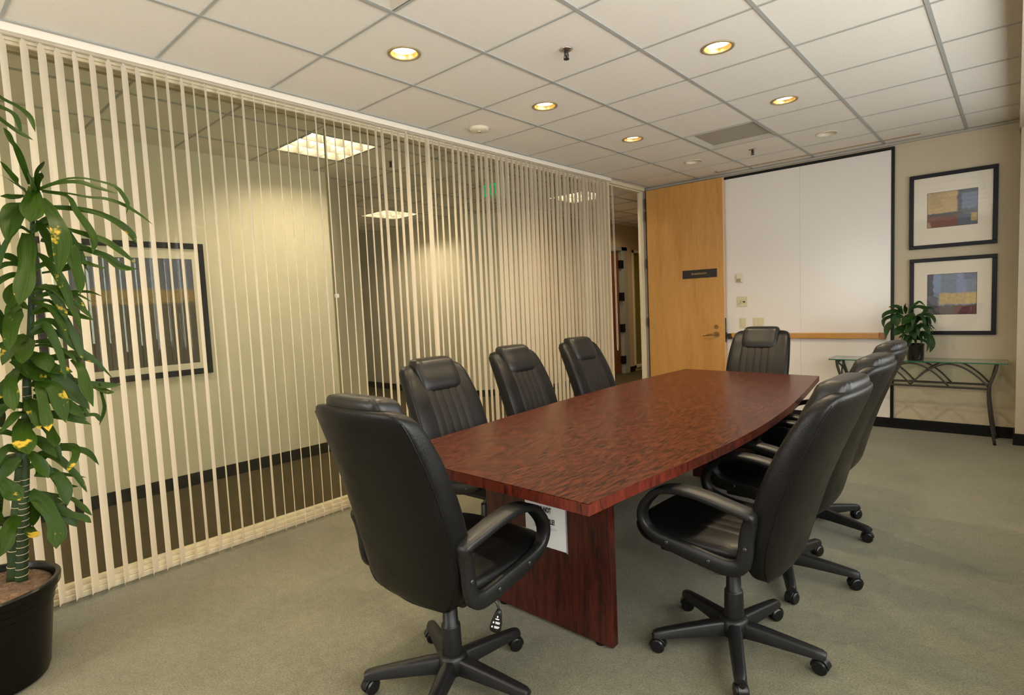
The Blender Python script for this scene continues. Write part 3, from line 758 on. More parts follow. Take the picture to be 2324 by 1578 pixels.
def seatpanel_bm():
    bm = B(); nx, ny = 40, 10; g = []
    for j in range(ny+1):
        y = -.13+.30*j/ny; row = []
        for i in range(nx+1):
            x = -.14+.28*i/nx; s = abs(math.sin(PI*(x+.14)/.056))**.45
            e = min(1, (1-abs(x)/.14)*9, (1-abs(y-.02)/.15)*12)
            row.append(bm.verts.new((x, y, .5135+.004*max(0, y/.24)+(.003+.0022*s)*e)))
        g.append(row)
    for j in range(ny):
        for i in range(nx): bm.faces.new((g[j][i], g[j][i+1], g[j+1][i+1], g[j+1][i]))
    return bm
ARM = [(-.180, .654, .056, .026), (-.168, .664, .060, .026), (-.10, .679, .064, .024), (-.03, .693, .066, .024), (.04, .701, .066, .024), (.10, .698, .065, .024), (.155, .680, .062, .024), (.193, .642, .058, .024), (.218, .600, .053, .024), (.225, .558, .047, .026),
       (.208, .516, .040, .032), (.168, .488, .032, .044), (.10, .470, .027, .054), (.02, .458, .027, .058), (-.06, .448, .027, .058), (-.108, .448, .027, .056), (-.142, .466, .027, .050), (-.155, .51, .027, .048), (-.160, .57, .028, .046), (-.172, .632, .040, .040)]
def arm_bm(s):
    n = len(ARM); m = 4; Q = []
    for i in range(n): # closed Catmull-Rom through position, width and thickness together
        a, b, c, d = [ARM[(i+k) % n] for k in (-1, 0, 1, 2)]
        for q in range(m):
            t = q/m
            Q.append([.5*(2*b[k]+(c[k]-a[k])*t+(2*a[k]-5*b[k]+4*c[k]-d[k])*t*t+(3*b[k]-a[k]-3*c[k]+d[k])*t**3) for k in range(4)])
    P = [(s*(.259+(p[2]-.03)*.12), p[0]+.008*max(0, min(1, p[0]/.2)), p[1]-.016*max(0, min(1, (p[1]-.5)/.15))) for p in Q]
    return bar(B(), P, (1, 0, 0), [p[2]*1.06 for p in Q], [p[3] for p in Q], True)
def leg_bm():
    bm = B(); st = [(.030, .060, .118, .046), (.10, .062, .112, .046), (.20, .060, .100, .042), (.275, .058, .090, .038), (.302, .058, .086, .036), (.316, .062, .080, .028)]
    rings = []
    for (x, zb, zt, w) in st:
        a = w/2; c = .009
        rings.append([(x, y, z) for y, z in [(-a-.003, zb), (a+.003, zb), (a, zt-c), (a-c*.4, zt-c*.35), (a-c, zt), (-a+c, zt), (-a+c*.4, zt-c*.35), (-a, zt-c)]])
    return loft(bm, rings)
def caster_bm():
    bm = B()
    for s in (-1, 1): # twin wheels with domed covers
        prof = [(0, .0), (.021, .001), (.0265, .004), (.0265, .015), (.022, .019), (0, .020)]
        n = 24; rings = []
        for (r, d) in prof:
            y = s*(.004+d)
            rings.append([bm.verts.new((.0+r*math.cos(2*PI*k/n), y, .0265+r*math.sin(2*PI*k/n))) for k in range(n)] if r else [bm.verts.new((0, y, .0265))])
        for A, C in zip(rings, rings[1:]):
            for k in range(n):
                q = (k+1) % n
                f = (A[0], C[k], C[q]) if len(A) == 1 else (A[k], C[0], A[q]) if len(C) == 1 else (A[k], C[k], C[q], A[q])
                bm.faces.new(f)
    # hood over the wheels
    hp = [(.030*math.cos(R(a)), .0265+.030*math.sin(R(a))) for a in range(-10, 171, 15)]
    bar(bm, [(x, 0, z) for x, z in hp], (0, 1, 0), .030, .005)
    cyl(bm, (.012, 0, .040), (.012, 0, .066), .012, .012, 14)
    return bm
CH = 'black leather executive swivel chairs'
ch = thing('office_chair', 'x', 'office chair', (0, 0, 0), 0, CH)
bk = obj('backrest', back_bm(), M['leather'], ch, True, 1)
obj('pleated_panel', pleat_bm(), M['leather2'], bk, True)
obj('piping', piping_bm(), M['leather'], bk, True)
obj('headrest', pillow_bm(), M['pucker'], ch, True, 1)
se = obj('seat', seat_bm(), M['leather'], ch, True, 1)
obj('pleated_panel', seatpanel_bm(), M['leather'], se, True)
for s in (-1, 1):
    a_ = obj('armrest', arm_bm(s), M['plastic'], ch, True)
    a_.data.set_sharp_from_angle(angle=R(50))
    for (y, z) in ((.13, .478), (-.03, .453), (-.157, .53), (-.164, .605)):
        obj('bolt', lathe(B(), [(0, .0045), (.005, .004), (.0085, .0015), (.009, 0), (0, -.001)], 14), M['bolt'], a_, True).matrix_local = Matrix.Translation((s*.2735, y, z)) @ Matrix.Rotation(s*PI/2, 4, 'Y')
bm = B(); box(bm, -.20, .20, -.13, .20, .405, .432, .01); box(bm, -.08, .08, -.09, .12, .356, .408, .012)
obj('seat_mechanism', bm, M['plastic'], ch)
gl = obj('gas_lift', lathe(B(), [(.014, .36), (.014, .27), (0, .27)], 20), M['chrome'], ch, True)
obj('lift_cover', lathe(B(), [(0, .300), (.024, .300), (.0265, .296), (.028, .235), (.033, .232), (.0345, .228), (.037, .132), (.037, .12), (0, .12)], 28), M['plastic'], gl, True)
obj('base_hub', lathe(B(), [(0, .128), (.044, .128), (.052, .118), (.056, .095), (.052, .06), (.03, .052), (0, .052)], 28), M['plastic'], ch, True)
for k in range(5):
    l = obj('leg', leg_bm(), M['plastic'], ch, True)
    l.data.set_sharp_from_angle(angle=R(40)) if hasattr(l.data, 'set_sharp_from_angle') else None
    cs = obj('caster', caster_bm(), M['caster'], l, True)
    cs.data.set_sharp_from_angle(angle=R(35)) if hasattr(cs.data, 'set_sharp_from_angle') else None
    cs.location = (.298, 0, 0)
rc = random.Random(5)
def place(root, x, y, facing, base, dz=0):
    """facing: heading of the sitter in degrees; base: heading of one star leg"""
    root.location = (x, y, 0); root.rotation_euler = (0, 0, R(facing-90))
    k = 0
    for c in sorted(root.children, key=lambda o: o.name):
        if c.name.startswith('leg'):
            c.rotation_euler = (0, 0, R(base+72*k-(facing-90))); k += 1
            for g in c.children: g.rotation_euler = (0, 0, rc.uniform(0, 2*PI))
CHAIRS = [
 (.055, .190, 92.5, -133.4, 'black leather chair at the near end of the table, seen from behind'),
 (.765, 1.019, 177, -138.0, 'nearest black chair on the right side, facing the table with its whole base in view'),
 (.736, 1.764, 177, -68.6, 'middle black chair on the right side, half hidden behind the nearest one'),
 (.697, 2.467, 178, -17.0, 'black chair on the right side closest to the glass console table'),
 (-.07, 3.60, 270, 20.0, 'black chair at the far end of the table, in front of the whiteboard'),
 (-.58, 1.03, 2, 40.0, 'black chair on the blinds side nearest the near end chair'),
 (-.69, 1.86, 2, 10.0, 'middle black chair of three along the blinds'),
 (-.69, 2.64, 0, 55.0, 'black chair along the blinds nearest the wooden door'),
]
for k, (x, y, f, b, lab) in enumerate(CHAIRS):
    o = ch if k == 0 else dup(ch, (0, 0, 0), 0, lab)
    o['label'] = lab; place(o, x, y, f, b)
for q in ch.children: # this chair sits a little more upright than the rest
    if q.name.split('.')[0] in ('backrest', 'headrest'):
        q.matrix_local = Matrix.Translation((0, -.125, .465)) @ Matrix.Rotation(R(-3.2), 4, 'X') @ Matrix.Translation((0, .15, -.45))
# height lever with printed paddle, on the near chair only
inv = ch.matrix_basis.inverted() if False else None
lv = obj('height_lever', tube(B(), spline([(.06, -.02, .385), (.15, .0, .385), (.205, .015, .375), (.222, .018, .345)], 14), .0042, 8), M['bolt'], ch, True)
bm = B(); rings = []
for (d, w, t) in [(0, .007, .006), (.012, .012, .008), (.045, .019, .009), (.068, .0205, .009), (.078, .016, .007), (.081, .008, .004)]:
    rings.append([(sup(2*PI*k/16, w, t, 2.6)[0], sup(2*PI*k/16, w, t, 2.6)[1], -d) for k in range(16)])
pad = obj('lever_paddle', loft(bm, rings), M['plastic'], lv, True)
bm = B()
for (z, x) in ((-.020, .0), (-.042, -.010), (-.058, -.012)):
    v = [bm.verts.new(p) for p in ((x-.0028, -.0098, z), (x, -.0098, z+.004), (x+.0028, -.0098, z), (x+.0012, -.0098, z-.004), (x-.0012, -.0098, z-.004))]; bm.faces.new(v)
for (z, a, b) in ((-.029, -.007, .007), (-.031, -.005, .006), (-.040, -.004, .011), (-.043, -.004, .012), (-.046, -.003, .011), (-.056, -.005, .013), (-.059, -.005, .012), (-.062, -.004, .009)):
    box(bm, a, b, -.0100, -.0094, z, z+.0016)
pr_ = obj('printed_symbols', bm, M['white'], pad)
PM = Matrix.Translation((.222, .018, .345)) @ Matrix.Rotation(R(33), 4, 'Z') @ Matrix.Rotation(R(14), 4, 'Y')
pad.data.transform(PM); pr_.data.transform(PM); pr_.parent = lv

# ------------------------------------------------------------------ console table with potted plant
ct = thing('console_table', 'dark wrought-iron console table with a glass top under the framed prints', 'console table', (.86, 5.25, 0))
gt = obj('glass_top', bx(-.66, .665, -.165, .165, .692, .702, .003), M['tableglass'], ct)
bm = B()
for (a, b, c_, d_) in ((-.661, .666, -.1665, -.1645), (-.661, .666, .1645, .1665), (-.6615, -.6595, -.165, .165), (.6645, .6665, -.165, .165)): box(bm, a, b, c_, d_, .692, .702)
obj('glass_edge', bm, M['glassedge'], gt)
for sx in (-1, 1):
    for y in (-.14, .14):
        P = [(sx*(.595), y, .692), (sx*.590, y, .64), (sx*.572, y, .575), (sx*.548, y, .49), (sx*.545, y, .40), (sx*.555, y, .28), (sx*.572, y, .14), (sx*.592, y, .0)]
        obj('leg', bar(B(), spline(P, 24), (0, 1, 0), .020, .022), M['iron'], ct, True)
for y in (-.14, .14):
    bm = bar(B(), [(-.55, y, .478), (.55, y, .478)], (0, 1, 0), .016, .018)
    obj('lower_rail', bm, M['iron'], ct)
    bm = B()
    for c0 in (-.275, 0, .275):
        bar(bm, spline([(c0+.275*q, y+.006*(c0 != 0), .486+.196*(1-abs(q)**1.9)) for q in (-1, -.75, -.5, -.25, 0, .25, .5, .75, 1)], 32), (0, 1, 0), .011, .014)
    obj('arched_lattice', bm, M['iron'], ct, True)
for sx in (-1, 1):
    bm = bar(B(), [(sx*.592, -.14, .676), (sx*.592, .14, .676)], (1, 0, 0), .022, .022)
    bar(bm, spline([(sx*.552, -.135, .50), (sx*.57, -.03, .60), (sx*.585, .135, .668)], 14), (1, 0, 0), .012, .014); bar(bm, spline([(sx*.552, .135, .50), (sx*.57, .03, .60), (sx*.585, -.135, .668)], 14), (1, 0, 0), .012, .014)
    obj('end_lattice', bm, M['iron'], ct, True)

def leaf(bm, uvl, pts, w, face, petiole=.35, fold=.12, wave=.0, seed=0, crisp=.45):
    rr = random.Random(seed); P = spline(pts, 16); n = len(P); rows = []
    face = Vector(face).normalized(); ph = rr.uniform(0, 6); fr = rr.uniform(5, 9)
    for i in range(n):
        u = i/(n-1); t = (P[min(i+1, n-1)]-P[max(i-1, 0)]).normalized()
        s = t.cross(face)
        s = s.normalized() if s.length > 1e-3 else t.orthogonal().normalized()
        nn = s.cross(t).normalized()
        ww = w/2*(petiole+(1-petiole)*min(1, (u/.28))**1.2 if u < .28 else max(.03, 1-max(0, (u-crisp)/(1-crisp))**2.4))
        ww *= 1+wave*math.sin(fr*u+ph)
        row = []
        for k in range(5):
            v = k/2-1; d = nn*(fold*ww*(abs(v)-.4)+wave*.5*ww*math.sin(fr*1.7*u+ph+v*2.2)*abs(v))
            row.append((bm.verts.new(P[i]+s*ww*v+d), k/4, u))
        rows.append(row)
    for a, b in zip(rows, rows[1:]):
        for k in range(4):
            q = (a[k], a[k+1], b[k+1], b[k]); f = bm.faces.new([x[0] for x in q])
            for l, x in zip(f.loops, q): l[uvl].uv = (x[1]+seed*.37, x[2])
DRAC=[(0.028,[(-1.328,-0.637,1.879),(-1.237,-0.654,1.912),(-1.157,-0.675,1.932)]),
(0.026,[(-1.328,-0.634,1.880),(-1.239,-0.637,1.920),(-1.161,-0.635,1.939)]),
(0.025,[(-1.328,-0.637,1.876),(-1.347,-0.630,1.929),(-1.363,-0.622,1.964)]),
(0.028,[(-1.329,-0.646,1.924),(-1.273,-0.678,2.022),(-1.224,-0.704,2.059),(-1.177,-0.728,2.088)]),
(0.036,[(-1.328,-0.632,1.917),(-1.239,-0.631,1.960),(-1.161,-0.625,1.982)]),
(0.027,[(-1.330,-0.666,1.878),(-1.303,-0.707,1.864),(-1.280,-0.745,1.858)]),
(0.027,[(-1.330,-0.665,1.895),(-1.271,-0.705,1.931),(-1.220,-0.739,1.966)]),
(0.013,[(-1.330,-0.660,1.892),(-1.299,-0.706,1.923),(-1.273,-0.739,1.938)]),
(0.018,[(-1.327,-0.621,1.910),(-1.316,-0.544,1.952),(-1.307,-0.487,1.965),(-1.298,-0.429,1.959),(-1.290,-0.373,1.943),(-1.283,-0.346,1.903),(-1.278,-0.335,1.864),(-1.274,-0.347,1.827)]),
(0.027,[(-1.327,-0.621,1.907),(-1.306,-0.569,1.933),(-1.285,-0.501,1.944),(-1.266,-0.446,1.925),(-1.247,-0.376,1.905)]),
(0.016,[(-1.327,-0.616,1.904),(-1.318,-0.534,1.900),(-1.311,-0.462,1.891),(-1.304,-0.410,1.890),(-1.298,-0.349,1.871),(-1.291,-0.291,1.833),(-1.285,-0.246,1.792)]),
(0.040,[(-1.327,-0.612,1.901),(-1.308,-0.537,1.886),(-1.295,-0.516,1.831),(-1.282,-0.492,1.778),(-1.270,-0.470,1.714),(-1.260,-0.482,1.652)]),
(0.084,[(-1.328,-0.637,1.913),(-1.254,-0.651,1.858),(-1.191,-0.671,1.800),(-1.130,-0.689,1.747)]),
(0.067,[(-1.327,-0.619,1.873),(-1.273,-0.607,1.823),(-1.226,-0.596,1.772),(-1.182,-0.593,1.681),(-1.142,-0.621,1.557)]),
(0.037,[(-1.328,-0.634,1.785),(-1.280,-0.620,1.712),(-1.238,-0.617,1.652),(-1.199,-0.614,1.603)]),
(0.079,[(-1.330,-0.666,1.843),(-1.257,-0.716,1.794),(-1.193,-0.752,1.682)]),
(0.035,[(-1.327,-0.611,1.839),(-1.326,-0.519,1.841),(-1.325,-0.433,1.830),(-1.324,-0.364,1.794),(-1.325,-0.319,1.748),(-1.328,-0.305,1.711)]),
(0.029,[(-1.327,-0.622,1.778),(-1.311,-0.548,1.755),(-1.297,-0.485,1.734),(-1.283,-0.422,1.706),(-1.270,-0.370,1.659),(-1.258,-0.330,1.614)]),
(0.038,[(-1.327,-0.621,1.709),(-1.315,-0.545,1.697),(-1.304,-0.481,1.672),(-1.294,-0.425,1.646),(-1.285,-0.382,1.604),(-1.275,-0.322,1.595)]),
(0.030,[(-1.329,-0.639,1.578),(-1.309,-0.579,1.591),(-1.292,-0.519,1.620),(-1.276,-0.475,1.607),(-1.261,-0.431,1.590)]),
(0.053,[(-1.328,-0.632,1.708),(-1.299,-0.555,1.686),(-1.278,-0.543,1.623),(-1.258,-0.534,1.558),(-1.239,-0.540,1.489)]),
(0.076,[(-1.330,-0.670,1.732),(-1.256,-0.689,1.642),(-1.192,-0.709,1.553),(-1.131,-0.745,1.447)]),
(0.038,[(-1.332,-0.696,1.612),(-1.337,-0.726,1.637),(-1.341,-0.756,1.648)]),
(0.019,[(-1.331,-0.671,1.517),(-1.313,-0.645,1.521),(-1.295,-0.585,1.508),(-1.279,-0.540,1.489),(-1.263,-0.499,1.457)]),
(0.021,[(-1.331,-0.676,1.474),(-1.326,-0.640,1.491),(-1.320,-0.588,1.500),(-1.312,-0.501,1.502),(-1.306,-0.451,1.481)]),
(0.030,[(-1.331,-0.676,1.467),(-1.310,-0.627,1.443),(-1.290,-0.561,1.413),(-1.270,-0.493,1.381)]),
(0.028,[(-1.330,-0.660,1.664),(-1.290,-0.632,1.634),(-1.256,-0.619,1.597),(-1.222,-0.581,1.542)]),
(0.028,[(-1.332,-0.687,1.367),(-1.325,-0.669,1.385),(-1.318,-0.642,1.391),(-1.312,-0.606,1.370),(-1.306,-0.582,1.306),(-1.299,-0.539,1.253),(-1.292,-0.494,1.205),(-1.284,-0.446,1.129)]),
(0.027,[(-1.332,-0.692,1.336),(-1.327,-0.646,1.353),(-1.322,-0.596,1.323),(-1.317,-0.556,1.274),(-1.312,-0.498,1.231)]),
(0.048,[(-1.332,-0.698,1.267),(-1.333,-0.639,1.239),(-1.334,-0.581,1.246),(-1.335,-0.534,1.232),(-1.336,-0.489,1.201)]),
(0.025,[(-1.332,-0.698,1.306),(-1.338,-0.645,1.307),(-1.344,-0.603,1.289)]),
(0.070,[(-1.333,-0.709,1.329),(-1.228,-0.730,1.284),(-1.138,-0.752,1.235)]),
(0.059,[(-1.334,-0.723,1.441),(-1.239,-0.758,1.374),(-1.157,-0.783,1.287)]),
(0.060,[(-1.333,-0.710,1.248),(-1.303,-0.684,1.249),(-1.278,-0.666,1.224),(-1.254,-0.660,1.186)]),
(0.072,[(-1.336,-0.756,1.242),(-1.323,-0.724,1.208),(-1.312,-0.689,1.176),(-1.301,-0.666,1.153)]),
(0.057,[(-1.331,-0.677,1.195),(-1.310,-0.634,1.173),(-1.293,-0.605,1.122),(-1.276,-0.574,1.077),(-1.260,-0.544,1.020)]),
(0.041,[(-1.324,-0.570,1.228),(-1.271,-0.556,1.189),(-1.226,-0.555,1.119),(-1.182,-0.546,1.038)]),
(0.029,[(-1.330,-0.665,1.176),(-1.328,-0.590,1.149),(-1.326,-0.527,1.120),(-1.324,-0.461,1.104),(-1.323,-0.412,1.101)]),
(0.029,[(-1.326,-0.599,1.136),(-1.320,-0.512,1.108),(-1.317,-0.471,1.080),(-1.314,-0.441,1.072)]),
(0.049,[(-1.332,-0.696,1.127),(-1.293,-0.663,1.098),(-1.258,-0.617,1.055),(-1.225,-0.572,0.997)]),
(0.038,[(-1.333,-0.717,1.042),(-1.313,-0.661,1.017),(-1.294,-0.609,0.999),(-1.276,-0.540,0.955)]),
(0.044,[(-1.332,-0.687,1.161),(-1.267,-0.690,1.113),(-1.212,-0.691,1.025),(-1.159,-0.695,0.972)]),
(0.085,[(-1.335,-0.743,1.012),(-1.266,-0.758,0.979),(-1.205,-0.761,0.944),(-1.148,-0.761,0.899)]),
(0.021,[(-1.328,-0.623,1.018),(-1.325,-0.556,0.993),(-1.323,-0.513,0.986),(-1.323,-0.497,0.953)]),
(0.014,[(-1.319,-0.490,1.118),(-1.329,-0.483,1.069),(-1.337,-0.477,1.005),(-1.347,-0.499,0.936)]),
(0.055,[(-1.335,-0.742,1.211),(-1.227,-0.780,1.162),(-1.132,-0.789,1.068)]),
(0.032,[(-1.335,-0.737,1.037),(-1.286,-0.770,1.032),(-1.245,-0.823,0.979)]),
(0.045,[(-1.332,-0.701,0.995),(-1.285,-0.675,0.964),(-1.246,-0.672,0.929),(-1.209,-0.675,0.900)]),
(0.027,[(-1.333,-0.714,0.829),(-1.339,-0.695,0.838),(-1.342,-0.658,0.869),(-1.343,-0.580,0.851),(-1.346,-0.541,0.821),(-1.349,-0.513,0.766)]),
(0.035,[(-1.329,-0.641,0.885),(-1.261,-0.606,0.872),(-1.204,-0.616,0.847),(-1.152,-0.655,0.805)]),
(0.043,[(-1.335,-0.744,0.871),(-1.290,-0.733,0.870),(-1.251,-0.716,0.833),(-1.213,-0.703,0.783)]),
(0.054,[(-1.334,-0.725,0.787),(-1.299,-0.676,0.780),(-1.270,-0.651,0.734),(-1.244,-0.650,0.652)]),
(0.015,[(-1.333,-0.712,0.775),(-1.321,-0.672,0.776),(-1.310,-0.626,0.760),(-1.299,-0.569,0.736)]),
(0.014,[(-1.329,-0.646,0.740),(-1.319,-0.628,0.715),(-1.310,-0.597,0.703)]),
(0.055,[(-1.336,-0.751,0.723),(-1.355,-0.744,0.645),(-1.372,-0.744,0.569)]),
(0.069,[(-1.335,-0.746,0.721),(-1.285,-0.708,0.657),(-1.243,-0.690,0.572),(-1.204,-0.704,0.505)]),
(0.020,[(-1.335,-0.737,0.719),(-1.343,-0.701,0.694),(-1.349,-0.658,0.674),(-1.354,-0.615,0.654)]),
(0.035,[(-1.334,-0.721,0.669),(-1.307,-0.680,0.643),(-1.283,-0.643,0.609),(-1.261,-0.602,0.585),(-1.240,-0.580,0.560)]),
(0.027,[(-1.331,-0.678,0.690),(-1.312,-0.621,0.657),(-1.296,-0.595,0.619),(-1.282,-0.567,0.577)]),
(0.043,[(-1.333,-0.702,0.646),(-1.300,-0.658,0.621),(-1.272,-0.620,0.548)]),
(0.061,[(-1.338,-0.788,0.635),(-1.264,-0.830,0.605),(-1.200,-0.865,0.535)]),
(0.061,[(-1.340,-0.828,0.795),(-1.295,-0.809,0.755),(-1.255,-0.779,0.711)]),
(0.046,[(-1.336,-0.764,0.858),(-1.327,-0.798,0.833),(-1.319,-0.831,0.791)]),
(0.029,[(-1.336,-0.757,0.883),(-1.352,-0.786,0.896),(-1.366,-0.816,0.904)]),
(0.048,[(-1.336,-0.758,0.582),(-1.149,-0.777,0.586)]),
(0.020,[(-1.335,-0.740,2.283),(-1.313,-0.710,2.236),(-1.292,-0.662,2.205),(-1.273,-0.634,2.168),(-1.257,-0.625,2.110)]),
(0.024,[(-1.335,-0.747,2.210),(-1.337,-0.710,2.206),(-1.338,-0.668,2.184),(-1.341,-0.654,2.117)]),
(0.022,[(-1.335,-0.749,2.177),(-1.333,-0.714,2.159),(-1.329,-0.669,2.123),(-1.326,-0.622,2.096)]),
(0.027,[(-1.330,-0.660,1.885),(-1.268,-0.694,1.919),(-1.216,-0.742,1.975)]),
(0.049,[(-1.332,-0.691,1.543),(-1.278,-0.737,1.507),(-1.230,-0.759,1.440)]),
(0.056,[(-1.333,-0.706,1.337),(-1.291,-0.753,1.307),(-1.255,-0.795,1.229)]),
(0.056,[(-1.333,-0.708,1.146),(-1.261,-0.653,1.126),(-1.201,-0.634,0.988)]),
(0.050,[(-1.333,-0.706,1.093),(-1.325,-0.633,1.074),(-1.320,-0.582,1.011)]),
(0.045,[(-1.333,-0.706,1.233),(-1.296,-0.655,1.203),(-1.262,-0.586,1.179)]),
(0.056,[(-1.334,-0.726,1.087),(-1.260,-0.714,1.048),(-1.196,-0.716,0.978)]),
(0.049,[(-1.333,-0.716,1.182),(-1.314,-0.761,1.171),(-1.297,-0.807,1.103)]),
(0.038,[(-1.335,-0.745,0.942),(-1.294,-0.706,0.921),(-1.257,-0.663,0.846)]),
(0.046,[(-1.332,-0.692,1.440),(-1.325,-0.723,1.458),(-1.319,-0.766,1.409)]),
(0.021,[(-1.331,-0.675,1.520),(-1.318,-0.606,1.522),(-1.306,-0.538,1.473),(-1.297,-0.508,1.403)]),
(0.029,[(-1.333,-0.714,1.169),(-1.325,-0.642,1.168),(-1.318,-0.573,1.088),(-1.313,-0.542,0.985)]),
(0.021,[(-1.331,-0.678,1.475),(-1.303,-0.606,1.502),(-1.279,-0.537,1.438),(-1.258,-0.505,1.390)]),
(0.031,[(-1.334,-0.726,1.067),(-1.318,-0.655,1.067),(-1.304,-0.585,1.020),(-1.293,-0.551,0.974)]),
(0.029,[(-1.335,-0.739,0.966),(-1.319,-0.696,0.981),(-1.305,-0.660,0.900),(-1.293,-0.646,0.818)]),
(0.035,[(-1.330,-0.669,1.585),(-1.304,-0.619,1.610),(-1.281,-0.578,1.510),(-1.261,-0.564,1.397)]),
(0.034,[(-1.336,-0.754,0.845),(-1.310,-0.679,0.859),(-1.288,-0.609,0.765),(-1.269,-0.578,0.681)]),
(0.025,[(-1.333,-0.709,1.215),(-1.330,-0.650,1.223),(-1.327,-0.595,1.170),(-1.326,-0.568,1.116)]),
(0.029,[(-1.331,-0.677,1.494),(-1.313,-0.633,1.523),(-1.297,-0.597,1.448),(-1.283,-0.582,1.381)]),
(0.028,[(-1.334,-0.727,1.059),(-1.347,-0.777,1.073),(-1.359,-0.833,1.000),(-1.369,-0.867,0.893)]),
(0.030,[(-1.331,-0.671,1.558),(-1.315,-0.729,1.569),(-1.302,-0.788,1.531),(-1.289,-0.819,1.495)]),
(0.024,[(-1.334,-0.726,1.074),(-1.303,-0.653,1.067),(-1.275,-0.580,1.035),(-1.251,-0.546,1.000)]),
(0.025,[(-1.335,-0.743,0.929),(-1.330,-0.813,0.973),(-1.326,-0.885,0.939),(-1.320,-0.920,0.917)]),
(0.032,[(-1.330,-0.655,1.755),(-1.316,-0.585,1.789),(-1.304,-0.523,1.690),(-1.294,-0.496,1.582)]),
(0.032,[(-1.337,-0.770,0.712),(-1.326,-0.719,0.704),(-1.316,-0.669,0.651),(-1.308,-0.647,0.593)]),
(0.035,[(-1.336,-0.756,0.821),(-1.350,-0.817,0.854),(-1.363,-0.881,0.830),(-1.373,-0.913,0.809)]),
(0.021,[(-1.331,-0.680,1.457),(-1.332,-0.622,1.466),(-1.334,-0.571,1.378),(-1.336,-0.550,1.260)]),
(0.030,[(-1.330,-0.657,1.734),(-1.318,-0.600,1.767),(-1.307,-0.552,1.673),(-1.299,-0.532,1.575)]),
(0.022,[(-1.332,-0.699,1.292),(-1.313,-0.644,1.290),(-1.296,-0.590,1.256),(-1.281,-0.566,1.213)]),
(0.029,[(-1.330,-0.668,1.596),(-1.315,-0.746,1.609),(-1.303,-0.826,1.542),(-1.289,-0.868,1.470)]),
(0.027,[(-1.331,-0.683,1.424),(-1.303,-0.640,1.446),(-1.279,-0.604,1.373),(-1.258,-0.590,1.300)]),
(0.025,[(-1.337,-0.773,0.681),(-1.309,-0.729,0.689),(-1.284,-0.689,0.624),(-1.262,-0.673,0.559)]),
(0.021,[(-1.332,-0.700,1.288),(-1.320,-0.773,1.309),(-1.310,-0.850,1.239),(-1.298,-0.892,1.152)]),
(0.025,[(-1.331,-0.676,1.500),(-1.295,-0.619,1.510),(-1.263,-0.567,1.432),(-1.235,-0.547,1.336)]),
(0.035,[(-1.331,-0.684,1.420),(-1.314,-0.621,1.430),(-1.299,-0.565,1.337),(-1.287,-0.543,1.217)]),
(0.024,[(-1.334,-0.728,1.053),(-1.311,-0.798,1.069),(-1.292,-0.867,1.037),(-1.272,-0.904,0.983)]),
(0.031,[(-1.336,-0.758,0.808),(-1.313,-0.706,0.824),(-1.293,-0.661,0.733),(-1.276,-0.643,0.645)]),
(0.026,[(-1.335,-0.750,0.873),(-1.300,-0.798,0.914),(-1.269,-0.853,0.845),(-1.240,-0.884,0.767)]),
(0.031,[(-1.332,-0.693,1.345),(-1.295,-0.652,1.373),(-1.264,-0.622,1.266),(-1.235,-0.614,1.153)]),
(0.022,[(-1.330,-0.657,1.734),(-1.313,-0.702,1.750),(-1.299,-0.755,1.654),(-1.285,-0.786,1.547)])]
CANE=[(-1.348,-0.636,1.891),(-1.349,-0.651,1.752),(-1.351,-0.672,1.527),(-1.352,-0.691,1.336),(-1.353,-0.716,1.164),(-1.354,-0.725,1.042),(-1.355,-0.743,0.939),(-1.357,-0.771,0.751),(-1.358,-0.796,0.580),(-1.360,-0.820,0.374)]
CANE2=[(-1.339,-0.720,1.095),(-1.340,-0.739,0.923),(-1.341,-0.759,0.750),(-1.342,-0.779,0.578),(-1.344,-0.801,0.371)]
